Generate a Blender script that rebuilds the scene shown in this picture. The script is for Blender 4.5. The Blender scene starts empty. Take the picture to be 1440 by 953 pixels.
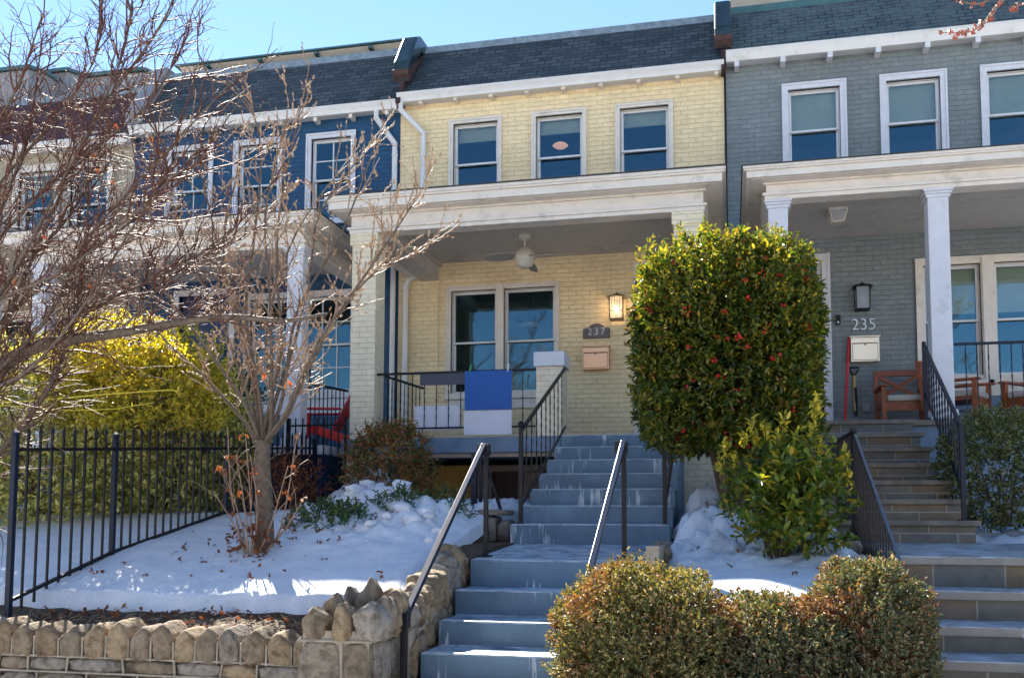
import bpy, bmesh, math, random
import numpy as np
from mathutils import Vector, Matrix
random.seed(7); np.random.seed(7)
S = bpy.context.scene; C = S.collection; PI = math.pi
# ------------------------------------------------------------------ camera
F, YAW, PITCH, ROLL, SY = 1337.0, math.radians(12.95), math.radians(4.4), math.radians(.22), 155.0
EYE = Vector((0, 0, 1.6))
fw = Vector((-math.sin(YAW)*math.cos(PITCH), math.cos(YAW)*math.cos(PITCH), math.sin(PITCH)))
rt0 = Vector((math.cos(YAW), math.sin(YAW), 0)); up0 = rt0.cross(fw)
rt = rt0*math.cos(ROLL)+up0*math.sin(ROLL); up = -rt0*math.sin(ROLL)+up0*math.cos(ROLL)
cd = bpy.data.cameras.new('camera'); cam = bpy.data.objects.new('camera', cd); C.objects.link(cam)
cam.matrix_world = Matrix.Translation(EYE) @ Matrix((rt, up, -fw)).transposed().to_4x4()
cd.sensor_width = 36; cd.lens = 36*F/1440; cd.shift_y = SY/1440; cd.clip_end = 2000; cd.clip_start = .05
S.camera = cam
def P(px, py, Y):                      # where the sight line through a photo point meets the plane y = Y
    d = fw + rt*((px-720)/F) - up*((py-476.5-SY)/F)
    return EYE + d*(Y/d.y)
def X(px, Y, py=500): return P(px, py, Y).x
def Z(px, py, Y): return P(px, py, Y).z
# ------------------------------------------------------------------ mesh builder
class MB:
    def __init__(s): s.v = []; s.f = []
    def add(s, vs, fs):
        b = len(s.v); s.v += [tuple(v) for v in vs]; s.f += [tuple(i+b for i in f) for f in fs]; return s
    def box(s, x0, x1, y0, y1, z0, z1):
        if x1 < x0: x0, x1 = x1, x0
        return s.add([(x0,y0,z0),(x1,y0,z0),(x1,y1,z0),(x0,y1,z0),(x0,y0,z1),(x1,y0,z1),(x1,y1,z1),(x0,y1,z1)],
                     [(0,3,2,1),(4,5,6,7),(0,1,5,4),(1,2,6,5),(2,3,7,6),(3,0,4,7)])
    def obox(s, c, u, v, w):            # oriented box: centre and three half-axis vectors
        c, u, v, w = map(Vector, (c, u, v, w))
        vs = [c+a*u+b*v+d*w for d in (-1, 1) for a, b in ((-1,-1),(1,-1),(1,1),(-1,1))]
        return s.add(vs, [(0,3,2,1),(4,5,6,7),(0,1,5,4),(1,2,6,5),(2,3,7,6),(3,0,4,7)])
    def quad(s, a, b, c, d): return s.add([a,b,c,d], [(0,1,2,3)])
    def prism_x(s, pts, x0, x1):        # polygon in (y,z) extruded along x
        n = len(pts)
        return s.add([(x0,y,z) for y,z in pts]+[(x1,y,z) for y,z in pts],
                     [tuple(range(n))[::-1], tuple(range(n,2*n))]+[(i,(i+1)%n,n+(i+1)%n,n+i) for i in range(n)])
    def prism_y(s, pts, y0, y1):        # polygon in (x,z) extruded along y
        n = len(pts)
        return s.add([(x,y0,z) for x,z in pts]+[(x,y1,z) for x,z in pts],
                     [tuple(range(n)), tuple(range(n,2*n))[::-1]]+[(i,n+i,n+(i+1)%n,(i+1)%n) for i in range(n)])
    def tube(s, path, r, n=6, r2=None, cap=True, ph=0.0):
        path = [Vector(p) for p in path]; m = len(path)
        if r2 is None: r2 = r
        t = (path[1]-path[0]).normalized()
        a = t.cross(Vector((0,0,1)))
        if a.length < .05: a = t.cross(Vector((0,1,0)))
        a.normalize(); vs = []
        for i, p in enumerate(path):
            t = ((path[i+1]-p) if i == 0 else (p-path[i-1]) if i == m-1 else (path[i+1]-path[i-1])).normalized()
            a = (a-t*a.dot(t)).normalized(); b = t.cross(a)
            rr = r[i] if isinstance(r, (list,tuple)) else r+(r2-r)*i/(m-1)
            for k in range(n):
                w = ph+2*PI*k/n; vs.append(p+a*(rr*math.cos(w))+b*(rr*math.sin(w)))
        fs = [(i*n+k, i*n+(k+1)%n, (i+1)*n+(k+1)%n, (i+1)*n+k) for i in range(m-1) for k in range(n)]
        if cap: fs += [tuple(range(n))[::-1], tuple(range((m-1)*n, m*n))]
        return s.add(vs, fs)
    def bar(s, p, q, w=.02): return s.tube([p,q], w*.7071, 4, ph=PI/4)
    def lathe(s, c, prof, n=20, ax='z'):  # prof = (radius, height)
        vs = []
        for r, h in prof:
            for k in range(n):
                w = 2*PI*k/n
                vs.append((c[0]+r*math.cos(w), c[1]+r*math.sin(w), c[2]+h) if ax == 'z' else (c[0]+r*math.cos(w), c[1]+h, c[2]+r*math.sin(w)))
        m = len(prof)
        fs = [(i*n+k, i*n+(k+1)%n, (i+1)*n+(k+1)%n, (i+1)*n+k) for i in range(m-1) for k in range(n)]
        return s.add(vs, fs+[tuple(range(n))[::-1], tuple(range((m-1)*n, m*n))])
def rootloc(o):
    while o.parent: o = o.parent
    return o.location.copy()
def mk(name, mb, mat, parent=None, label=None, cat=None, group=None, kind=None, smooth=False, bevel=0, org=None):
    v = mb.v; off = rootloc(parent) if parent else (Vector(org) if org is not None else Vector((0,0,0)))
    me = bpy.data.meshes.new(name)
    if isinstance(v, np.ndarray):
        v = v-np.array(off)
        me.vertices.add(len(v)); me.vertices.foreach_set('co', v.astype(np.float32).ravel())
        f = mb.f; n = f.shape[1]; me.loops.add(f.size); me.loops.foreach_set('vertex_index', f.astype(np.int32).ravel())
        me.polygons.add(len(f)); me.polygons.foreach_set('loop_start', np.arange(0, f.size, n, dtype=np.int32))
        me.update(calc_edges=True)
    else:
        me.from_pydata([(a-off.x, b-off.y, c-off.z) for a,b,c in v], [], mb.f)
    if smooth: me.polygons.foreach_set('use_smooth', [True]*len(me.polygons))
    me.materials.append(mat)
    o = bpy.data.objects.new(name, me); C.objects.link(o)
    if parent: o.parent = parent
    else: o.location = off
    if bevel:
        b = o.modifiers.new('bevel', 'BEVEL'); b.width = bevel; b.segments = 2; b.limit_method = 'ANGLE'
    return tag(o, label, cat, group, kind)
def tag(o, label=None, cat=None, group=None, kind=None):
    for k, x in (('label',label),('category',cat),('group',group),('kind',kind)):
        if x: o[k] = x
    return o
def thing(name, label, cat, loc, group=None):
    o = bpy.data.objects.new(name, None); C.objects.link(o); o.location = loc; o.empty_display_size = .2
    return tag(o, label, cat, group)
# ------------------------------------------------------------------ materials
def mat(name):
    m = bpy.data.materials.new(name); m.use_nodes = True; nt = m.node_tree
    return m, nt, nt.nodes['Principled BSDF']
def N(nt, t, **k):
    n = nt.nodes.new(t)
    for a, b in k.items():
        if a in n.inputs.keys(): n.inputs[a].default_value = b
        else: setattr(n, a, b)
    return n
def c4(c): return (*c, 1)
def ramp(nt, fac, stops):
    r = N(nt, 'ShaderNodeValToRGB'); e = r.color_ramp.elements
    while len(e) < len(stops): e.new(.5)
    for q, (p, c) in zip(e, stops): q.position = p; q.color = c4(c) if len(c) == 3 else c
    nt.links.new(fac, r.inputs[0]); return r.outputs[0]
def mixc(nt, f, a, b, mode='MIX'):
    m = N(nt, 'ShaderNodeMix', data_type='RGBA', blend_type=mode)
    for s, x in ((0, f), (6, a), (7, b)):
        if isinstance(x, (int, float)): m.inputs[s].default_value = x
        elif isinstance(x, tuple): m.inputs[s].default_value = c4(x)
        else: nt.links.new(x, m.inputs[s])
    return m.outputs[2]
def noise(nt, scale, detail=4, vec=None, rough=.55):
    n = N(nt, 'ShaderNodeTexNoise', Scale=scale, Detail=detail, Roughness=rough)
    if vec is None: vec = N(nt, 'ShaderNodeNewGeometry').outputs['Position']
    nt.links.new(vec, n.inputs['Vector']); return n.outputs['Fac']
def bump(nt, bs, h, strength=.3, dist=.01, prev=None):
    b = N(nt, 'ShaderNodeBump', Strength=strength, Distance=dist); nt.links.new(h, b.inputs['Height'])
    if prev: nt.links.new(prev, b.inputs['Normal'])
    nt.links.new(b.outputs[0], bs.inputs['Normal']); return b.outputs[0]
def plain(name, col, rough=.5, metal=0, var=.15, scale=6, bmp=0, spec=.5, dirt=None):
    m, nt, bs = mat(name)
    n = noise(nt, scale, 6)
    lo = tuple(x*(1-var) for x in col); hi = tuple(min(1, x*(1+var)) for x in col)
    c = ramp(nt, n, [(.3, lo), (.7, hi)])
    if dirt:
        n2 = noise(nt, scale*.6, 8, rough=.7)
        r = ramp(nt, n2, [(.55, (0,0,0)), (.72, (1,1,1))]); c = mixc(nt, r, c, dirt)
    nt.links.new(c, bs.inputs['Base Color'])
    bs.inputs['Roughness'].default_value = rough; bs.inputs['Metallic'].default_value = metal
    bs.inputs['Specular IOR Level'].default_value = spec
    if bmp: bump(nt, bs, noise(nt, scale*6, 6), bmp, .006)
    return m
def wallvec(nt, add=True):
    p = N(nt, 'ShaderNodeNewGeometry'); s = N(nt, 'ShaderNodeSeparateXYZ'); nt.links.new(p.outputs['Position'], s.inputs[0])
    a = N(nt, 'ShaderNodeMath', operation='ADD'); nt.links.new(s.outputs[0], a.inputs[0]); nt.links.new(s.outputs[1], a.inputs[1])
    c = N(nt, 'ShaderNodeCombineXYZ'); nt.links.new(a.outputs[0] if add else s.outputs[0], c.inputs[0]); nt.links.new(s.outputs[2], c.inputs[1])
    return c.outputs[0], p.outputs['Position']
def brick(name, col, col2, mortar, rough=.55, bw=.215, rh=.0725, ms=.0045, bstr=.75, stain=None, sag=.016):
    m, nt, bs = mat(name)
    v, pos = wallvec(nt)
    def off(sc_, am, v):
        nw = N(nt, 'ShaderNodeTexNoise', Scale=sc_, Detail=3); nt.links.new(pos, nw.inputs['Vector'])
        sub = N(nt, 'ShaderNodeVectorMath', operation='SUBTRACT'); nt.links.new(nw.outputs['Color'], sub.inputs[0]); sub.inputs[1].default_value = (.5,.5,.5)
        sc = N(nt, 'ShaderNodeVectorMath', operation='SCALE', Scale=am); nt.links.new(sub.outputs[0], sc.inputs[0])
        ad = N(nt, 'ShaderNodeVectorMath', operation='ADD'); nt.links.new(v, ad.inputs[0]); nt.links.new(sc.outputs[0], ad.inputs[1]); return ad.outputs[0]
    v = off(1.6, sag*1.6, v); v = off(14, .012, v)
    b = N(nt, 'ShaderNodeTexBrick', Scale=1.0); b.inputs['Brick Width'].default_value = bw; b.inputs['Row Height'].default_value = rh
    b.inputs['Mortar Size'].default_value = ms; b.inputs['Mortar Smooth'].default_value = .6; b.inputs['Bias'].default_value = -.1
    b.inputs['Color1'].default_value = c4(col); b.inputs['Color2'].default_value = c4(col2); b.inputs['Mortar'].default_value = c4(tuple(.5*(x+y) for x, y in zip(col, col2)))
    nt.links.new(v, b.inputs['Vector'])
    nm = noise(nt, 4.5, 6, pos, .7); mk_ = N(nt, 'ShaderNodeMath', operation='MULTIPLY'); nt.links.new(b.outputs['Fac'], mk_.inputs[0])
    rm = N(nt, 'ShaderNodeMapRange'); rm.inputs[1].default_value = .38; rm.inputs[2].default_value = .64; rm.inputs[3].default_value = .08; rm.inputs[4].default_value = .45
    nt.links.new(nm, rm.inputs[0]); nt.links.new(rm.outputs[0], mk_.inputs[1])
    c = mixc(nt, mk_.outputs[0], b.outputs['Color'], mortar)
    n = noise(nt, .9, 8, pos, .7)
    c = mixc(nt, 1.0, c, ramp(nt, n, [(.3, (.84,.82,.80)), (.6, (1.03,1.03,1.03))]), 'MULTIPLY')
    c = mixc(nt, 1.0, c, ramp(nt, noise(nt, 12, 8, pos, .7), [(.3, (.90,.89,.88)), (.6, (1.02,1.02,1.02))]), 'MULTIPLY')
    if stain:
        n3 = noise(nt, 5, 9, pos, .78)
        c = mixc(nt, ramp(nt, n3, [(.62, (0,0,0)), (.72, (.8,.8,.8))]), c, stain)
    nt.links.new(c, bs.inputs['Base Color']); bs.inputs['Roughness'].default_value = rough
    inv = N(nt, 'ShaderNodeMath', operation='SUBTRACT'); inv.inputs[0].default_value = 1; nt.links.new(b.outputs['Fac'], inv.inputs[1])
    q = bump(nt, bs, inv.outputs[0], bstr, .012)
    bump(nt, bs, noise(nt, 22, 7, pos, .65), .6, .012, q)
    return m
M = {}
M['yellow'] = brick('painted_yellow_brick', (.88,.71,.43), (.84,.665,.39), (.40,.29,.14), stain=(.52,.40,.22))
M['yellow_pale'] = brick('painted_cream_brick', (.84,.745,.55), (.80,.70,.51), (.42,.36,.26), stain=(.44,.39,.27))
M['ochre'] = brick('ochre_basement_brick', (.80,.48,.10), (.68,.40,.08), (.25,.14,.04), stain=(.10,.06,.03))
M['blue'] = brick('painted_blue_brick', (.007,.070,.165), (.006,.055,.135), (.003,.020,.055), stain=(.015,.06,.11), rough=.45)
M['grey'] = brick('painted_grey_brick', (.205,.235,.24), (.175,.205,.215), (.09,.095,.09), stain=(.17,.165,.14))
M['cream'] = brick('cream_far_brick', (.42,.36,.27), (.36,.30,.22), (.22,.18,.12))
M['redbrick'] = brick('red_brick', (.26,.10,.065), (.20,.075,.05), (.30,.27,.23))
def shingle(name, c1, c2, c3):
    m, nt, bs = mat(name)
    v, pos = wallvec(nt, False)
    b = N(nt, 'ShaderNodeTexBrick', Scale=1.0); b.inputs['Brick Width'].default_value = .20; b.inputs['Row Height'].default_value = .088
    b.inputs['Mortar Size'].default_value = .009; b.inputs['Mortar Smooth'].default_value = .1
    b.inputs['Color1'].default_value = c4(c1); b.inputs['Color2'].default_value = c4(c2); b.inputs['Mortar'].default_value = (.006,.007,.01,1)
    nt.links.new(v, b.inputs['Vector'])
    n = noise(nt, 3, 6, pos)
    c = mixc(nt, ramp(nt, n, [(.42,(0,0,0)),(.62,(1,1,1))]), b.outputs['Color'], mixc(nt, .6, b.outputs['Color'], c3))
    nt.links.new(c, bs.inputs['Base Color']); bs.inputs['Roughness'].default_value = .75
    inv = N(nt, 'ShaderNodeMath', operation='SUBTRACT'); inv.inputs[0].default_value = 1; nt.links.new(b.outputs['Fac'], inv.inputs[1])
    p = bump(nt, bs, inv.outputs[0], 1, .02); bump(nt, bs, noise(nt, 90, 3, pos), .5, .004, p)
    return m
M['shingle'] = shingle('blue_black_shingle', (.022,.034,.042), (.085,.100,.112), (.035,.05,.06))
M['shingle_green'] = shingle('grey_green_shingle', (.05,.075,.085), (.085,.12,.125), (.11,.14,.14))
M['shingle_red'] = shingle('maroon_shingle', (.10,.035,.04), (.07,.03,.035), (.05,.03,.04))
M['trim'] = plain('white_trim_paint', (.72,.655,.58), .5, var=.06, bmp=.1, dirt=(.50,.46,.41))
M['trim_cool'] = plain('cool_white_trim_paint', (.62,.62,.66), .45, var=.05, bmp=.08, dirt=(.48,.47,.48))
M['vinyl'] = plain('white_vinyl', (.70,.69,.69), .35, var=.03)
M['gutter'] = plain('white_aluminium_gutter', (.68,.67,.66), .35, var=.05, scale=3, dirt=(.45,.43,.40))
M['ceil'] = plain('grey_porch_ceiling', (.50,.475,.44), .6, var=.06, dirt=(.28,.26,.24))
M['membrane'] = plain('black_roof_membrane', (.03,.033,.04), .6)
M['coping'] = plain('galvanised_coping', (.22,.27,.30), .45, metal=.3, var=.3, scale=9)
M['copper'] = plain('rusted_dark_flashing', (.035,.06,.065), .28, metal=.5, var=.4, scale=5)
M['rust'] = plain('rust', (.055,.025,.02), .7, var=.6, scale=12)
M['black'] = plain('black_iron', (.006,.006,.009), .42, var=.3, scale=20, bmp=.15, spec=.3)
M['blueblack'] = plain('blue_black_iron', (.004,.010,.026), .42, var=.3, scale=20, spec=.3)
M['steel'] = plain('polished_rail', (.15,.145,.15), .22, metal=1, var=.15)
M['porchfloor'] = plain('slate_blue_deck_paint', (.13,.20,.29), .5, var=.2, scale=4, dirt=(.22,.28,.34))
M['bluefloor'] = plain('navy_paint', (.015,.04,.12), .4)
M['gold'] = plain('brushed_brass', (.66,.38,.22), .30, metal=1, var=.06, scale=2)
M['champagne'] = plain('champagne_metal', (.85,.70,.52), .33, metal=1, var=.08, scale=2)
M['plaque'] = plain('pewter_plaque', (.12,.105,.10), .4, metal=.4, var=.2)
M['silver'] = plain('silver_digit', (.62,.60,.56), .3, metal=.8)
M['wood'] = plain('red_brown_wood', (.27,.065,.018), .42, var=.35, scale=14)
M['cushion'] = plain('beige_cushion', (.48,.43,.38), .9, var=.06)
M['red'] = plain('red_plastic', (.55,.012,.018), .35, var=.1)
M['board_blue'] = plain('royal_blue_board', (.002,.09,.36), .55, var=.04)
M['board_white'] = plain('white_board', (.66,.68,.75), .55, var=.03)
M['board_grey'] = plain('charcoal_board', (.055,.06,.085), .6, var=.05)
M['clip'] = plain('green_clip', (.02,.35,.12), .4)
M['fanwhite'] = plain('fan_ivory', (.58,.54,.48), .35, var=.04)
M['fanblade'] = plain('fan_blade_grey', (.30,.28,.26), .4, var=.1)
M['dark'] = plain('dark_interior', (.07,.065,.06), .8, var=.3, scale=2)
M['interior'] = plain('room_plaster', (.20,.19,.17), .8, var=.2, scale=1)
M['blind'] = plain('roller_blind', (.50,.50,.38), .8, var=.05)
M['door'] = plain('dark_door', (.045,.03,.028), .4, var=.3)
M['bluestone'] = plain('bluestone_slab', (.17,.145,.115), .7, var=.4, scale=5, bmp=.3, dirt=(.12,.14,.17))
M['asphalt'] = plain('asphalt', (.05,.05,.05), .85, var=.2, scale=3, bmp=.4)
M['concrete'] = plain('sidewalk_concrete', (.36,.34,.31), .8, var=.12, scale=2, bmp=.2)
M['bounce_concrete'] = plain('pale_bounce_concrete', (.50,.485,.46), .8, var=.15, scale=2, bmp=.2)  # tone raised to bounce sunlight onto the facades; the sidewalk is out of view
M['yellowhose'] = plain('yellow_rope', (.65,.55,.03), .5)
M['lightbeige'] = plain('light_beige_soffit', (.72,.64,.54), .7, var=.05)
M['beige'] = plain('beige_panel', (.40,.34,.27), .7, var=.08)
M['greysiding'] = plain('grey_siding', (.26,.25,.26), .6, var=.1)
M['teal'] = plain('teal_eave_metal', (.05,.12,.13), .4)
M['bark'] = plain('brown_grey_bark', (.125,.092,.066), .75, var=.45, scale=22, bmp=.8)
M['twig'] = plain('red_brown_twig', (.10,.042,.03), .6, var=.5, scale=9, spec=.25)
M['twig2'] = plain('tan_twig', (.27,.18,.12), .55, var=.35, scale=9, spec=.35)
M['bud'] = plain('tan_bud', (.42,.28,.17), .6, var=.3, scale=20)
M['stem'] = plain('dark_stem', (.09,.055,.035), .7, var=.3)
M['rod'] = plain('yellow_wood_handle', (.50,.33,.10), .5, var=.15)
M['plastic_white'] = plain('white_plastic', (.7,.7,.72), .3)
def snow_mat():
    m, nt, bs = mat('snow'); n = noise(nt, 5, 8)
    nt.links.new(ramp(nt, n, [(.3, (.64,.69,.76)), (.7, (.80,.83,.87))]), bs.inputs['Base Color'])
    n2 = noise(nt, 30, 9, rough=.78)
    bs.inputs['Roughness'].default_value = .55; bs.inputs['Subsurface Weight'].default_value = .15
    bs.inputs['Subsurface Radius'].default_value = (.02,.025,.03)
    p = bump(nt, bs, n, .5, .05); bump(nt, bs, n2, .6, .02, p); return m
M['snow'] = snow_mat()
def soil_mat():
    m, nt, bs = mat('soil_leaf_litter'); n = noise(nt, 35, 9, rough=.8)
    nt.links.new(ramp(nt, n, [(.3,(.02,.013,.008)),(.48,(.08,.05,.025)),(.6,(.22,.14,.07)),(.75,(.08,.07,.03))]), bs.inputs['Base Color'])
    bs.inputs['Roughness'].default_value = .9; bump(nt, bs, n, 1, .04); return m
M['soil'] = soil_mat()
def steps_mat(name, base, base2, salt):   # painted concrete, salt dust on the treads, chipped paint and drips on the risers
    m, nt, bs = mat(name); g = N(nt, 'ShaderNodeNewGeometry')
    n = noise(nt, 2.5, 8); c = ramp(nt, n, [(.3, base), (.7, base2)])
    sz = N(nt, 'ShaderNodeSeparateXYZ'); nt.links.new(g.outputs['Normal'], sz.inputs[0])
    mp = N(nt, 'ShaderNodeMapping'); mp.inputs['Scale'].default_value = (26, 26, 1.6); nt.links.new(g.outputs['Position'], mp.inputs[0])
    n1 = noise(nt, 1.2, 7, mp.outputs[0], .7); nmask = noise(nt, 1.5, 2)
    mm = N(nt, 'ShaderNodeMath', operation='MULTIPLY'); nt.links.new(n1, mm.inputs[0]); nt.links.new(nmask, mm.inputs[1])
    drip = ramp(nt, mm.outputs[0], [(.335,(0,0,0)),(.375,(1,1,1))])
    c = mixc(nt, 1.0, c, ramp(nt, noise(nt, 1.1, 9, rough=.75), [(.35,(.62,.64,.66)),(.6,(1.1,1.1,1.1))]), 'MULTIPLY')
    c = mixc(nt, drip, c, (.50,.56,.62))
    n3 = noise(nt, 6, 9, rough=.72)
    dust = ramp(nt, n3, [(.38,(0,0,0)),(.62,(1,1,1))])
    u = N(nt, 'ShaderNodeMath', operation='GREATER_THAN'); nt.links.new(sz.outputs[2], u.inputs[0]); u.inputs[1].default_value = .35
    ms = N(nt, 'ShaderNodeMath', operation='MULTIPLY'); nt.links.new(dust, ms.inputs[0]); nt.links.new(u.outputs[0], ms.inputs[1])
    c = mixc(nt, ms.outputs[0], c, salt)
    nt.links.new(c, bs.inputs['Base Color']); bs.inputs['Roughness'].default_value = .5
    bump(nt, bs, noise(nt, 30, 7), .35, .006); return m
M['steps'] = steps_mat('painted_blue_concrete', (.085,.165,.245), (.125,.215,.295), (.55,.62,.68))
def stonestep():
    m, nt, bs = mat('bluestone_riser'); v, pos = wallvec(nt)
    b = N(nt, 'ShaderNodeTexBrick', Scale=1.0); b.inputs['Brick Width'].default_value = .47; b.inputs['Row Height'].default_value = .19
    b.inputs['Mortar Size'].default_value = .005; b.inputs['Color1'].default_value = (.20,.145,.09,1); b.inputs['Color2'].default_value = (.13,.155,.16,1)
    b.inputs['Mortar'].default_value = (.34,.32,.28,1); nt.links.new(v, b.inputs['Vector'])
    c = mixc(nt, 1.0, b.outputs['Color'], ramp(nt, noise(nt, 5, 8, pos, .7), [(.3,(.6,.6,.6)),(.7,(1.15,1.1,1.05))]), 'MULTIPLY')
    nt.links.new(c, bs.inputs['Base Color']); bs.inputs['Roughness'].default_value = .7
    bump(nt, bs, noise(nt, 20, 7, pos), .5, .01); return m
M['riser'] = stonestep()
def stone_mat(name, a, b_, d):
    m, nt, bs = mat(name); g = N(nt, 'ShaderNodeNewGeometry')
    oi = N(nt, 'ShaderNodeObjectInfo'); sa = N(nt, 'ShaderNodeMath', operation='ADD'); nt.links.new(oi.outputs['Random'], sa.inputs[0]); nt.links.new(g.outputs['Random Per Island'], sa.inputs[1]); sf = N(nt, 'ShaderNodeMath', operation='FRACT'); nt.links.new(sa.outputs[0], sf.inputs[0])
    c = ramp(nt, sf.outputs[0], [(0, a), (.35, b_), (.6, (.34,.30,.25)), (.8, (.28,.20,.12)), (1, tuple(x*1.1 for x in a))])
    n = noise(nt, 14, 9, rough=.7); c = mixc(nt, 1, c, ramp(nt, n, [(.34,(.38,.34,.30)),(.52,(.95,.95,.95)),(.7,(1.25,1.25,1.25))]), 'MULTIPLY')
    n2 = noise(nt, 4, 5); c = mixc(nt, ramp(nt, n2, [(.54,(0,0,0)),(.70,(.8,.8,.8))]), c, d)
    v = N(nt, 'ShaderNodeTexVoronoi', Scale=60); nt.links.new(g.outputs['Position'], v.inputs[0])
    nt.links.new(c, bs.inputs['Base Color']); bs.inputs['Roughness'].default_value = .85
    p = bump(nt, bs, n, .9, .03); bump(nt, bs, v.outputs['Distance'], .4, .01, p); return m
M['stone'] = stone_mat('rough_tan_stone', (.40,.29,.17), (.24,.19,.13), (.07,.05,.03))
M['darkmortar'] = plain('dark_mortar', (.12,.095,.065), .95, var=.4, scale=10, bmp=.6)
M['mortar'] = plain('pale_mortar', (.36,.31,.24), .9, var=.3, scale=8, bmp=.6, dirt=(.12,.09,.06))
def glass_mat(name, tint, refl=.55):
    m, nt, bs = mat(name); nt.nodes.remove(bs)
    gl = N(nt, 'ShaderNodeBsdfGlossy', Roughness=.015); gl.inputs[0].default_value = c4(tint)
    tr = N(nt, 'ShaderNodeBsdfTransparent'); tr.inputs[0].default_value = (.80,.86,.84,1)
    mx = N(nt, 'ShaderNodeMixShader'); fr = N(nt, 'ShaderNodeFresnel', IOR=1.5)
    ad = N(nt, 'ShaderNodeMath', operation='ADD'); ad.inputs[1].default_value = refl; nt.links.new(fr.outputs[0], ad.inputs[0])
    nt.links.new(ad.outputs[0], mx.inputs[0]); nt.links.new(tr.outputs[0], mx.inputs[1]); nt.links.new(gl.outputs[0], mx.inputs[2])
    n = noise(nt, 1.7, 2); b = N(nt, 'ShaderNodeBump', Strength=.06, Distance=.05); nt.links.new(n, b.inputs['Height']); nt.links.new(b.outputs[0], gl.inputs['Normal'])
    nt.links.new(mx.outputs[0], nt.nodes['Material Output'].inputs[0]); return m
M['glass'] = glass_mat('window_glass', (.28,.56,.72), .15)
def emis(name, col, st):
    m, nt, bs = mat(name); bs.inputs['Emission Color'].default_value = c4(col); bs.inputs['Emission Strength'].default_value = st
    bs.inputs['Base Color'].default_value = c4(col); return m
M['lampglow'] = emis('lit_lamp_glass', (1,.52,.34), .16)
M['bulb'] = emis('warm_bulb', (1,.78,.45), 9)
def leafmat(name, stops, rough=.35, trans=.3, tcol=None, spec=.5, patch=None):
    m, nt, bs = mat(name); g = N(nt, 'ShaderNodeNewGeometry')
    c = ramp(nt, g.outputs['Random Per Island'], stops)
    nz = noise(nt, 3.5, 3); c = mixc(nt, 1, c, ramp(nt, nz, [(.3,(.75,.8,.7)),(.7,(1.2,1.12,1.0))]), 'MULTIPLY')
    if patch:
        n5 = noise(nt, 3.2, 5, rough=.6); c = mixc(nt, ramp(nt, n5, [(patch[1],(0,0,0)),(patch[1]+.06,(.75,.75,.75))]), c, patch[0])
    nt.links.new(c, bs.inputs['Base Color']); bs.inputs['Roughness'].default_value = rough; bs.inputs['Specular IOR Level'].default_value = spec
    if trans:
        t = N(nt, 'ShaderNodeBsdfTranslucent'); tc = mixc(nt, 1, c, tcol or (1.7,1.5,.5), 'MULTIPLY'); nt.links.new(tc, t.inputs[0])
        mx = N(nt, 'ShaderNodeMixShader'); mx.inputs[0].default_value = trans
        nt.links.new(bs.outputs[0], mx.inputs[1]); nt.links.new(t.outputs[0], mx.inputs[2])
        nt.links.new(mx.outputs[0], nt.nodes['Material Output'].inputs[0])
    return m
M['holly'] = leafmat('holly_leaf', [(0,(.03,.065,.015)),(.4,(.065,.11,.022)),(.72,(.17,.18,.03)),(.93,(.32,.28,.04)),(1,(.20,.08,.02))], .32, .45)
M['holly_sunlit'] = leafmat('holly_sunlit_leaf', [(0,(.06,.10,.02)),(.5,(.17,.18,.03)),(1,(.34,.27,.05))], .35, .35)  # sunlit top of the holly put into a brighter, yellower leaf colour
M['laurel'] = leafmat('laurel_leaf', [(0,(.05,.10,.016)),(.5,(.10,.16,.025)),(.85,(.24,.25,.03)),(1,(.42,.30,.03))], .3, .35)
M['hedge'] = leafmat('hedge_leaf', [(0,(.045,.06,.025)),(.4,(.13,.145,.055)),(.7,(.28,.26,.10)),(.9,(.40,.32,.17)),(1,(.30,.12,.05))], .6, .2, patch=((.28,.12,.055), .55))
M['hedge2'] = leafmat('hedge_leaf_dark', [(0,(.035,.055,.03)),(.4,(.10,.125,.07)),(.7,(.19,.20,.11)),(.88,(.28,.21,.13)),(1,(.28,.11,.05))], .6, .2, patch=((.27,.12,.065), .53))
M['varieg'] = leafmat('variegated_leaf', [(0,(.10,.14,.04)),(.35,(.32,.34,.10)),(.6,(.56,.54,.20)),(1,(.80,.76,.38))], .4, .3)
M['golden'] = leafmat('sunlit_golden_leaf', [(0,(.20,.21,.03)),(.4,(.40,.36,.04)),(1,(.72,.60,.10))], .4, .4)  # yellow sun glow put into the leaf colour, beyond where the sun reaches
M['nandina'] = leafmat('nandina_leaf', [(0,(.04,.09,.03)),(.35,(.13,.15,.04)),(.6,(.24,.15,.05)),(.8,(.38,.09,.06)),(1,(.40,.28,.08))], .4, .25, (1.6,1.1,.6))
M['azalea'] = leafmat('azalea_leaf', [(0,(.02,.05,.015)),(.6,(.06,.12,.03)),(1,(.14,.18,.05))], .45, .2)
M['boxwood'] = leafmat('boxwood_leaf', [(0,(.03,.05,.02)),(.5,(.10,.13,.04)),(1,(.26,.26,.10))], .4, .2)
M['deadleaf'] = leafmat('dead_leaf', [(0,(.10,.04,.02)),(.5,(.20,.075,.03)),(1,(.34,.13,.06))], .7, .25, (1.4,1,.7))
M['orangeleaf'] = leafmat('orange_leaf', [(0,(.45,.12,.03)),(1,(.60,.22,.08))], .6, .35, (1.3,1,.8))
M['arbor'] = leafmat('arborvitae_leaf', [(0,(.01,.035,.012)),(1,(.03,.09,.02))], .5, .1)
M['berry'] = plain('red_berry', (.45,.015,.012), .25, var=.3, scale=30)
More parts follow.
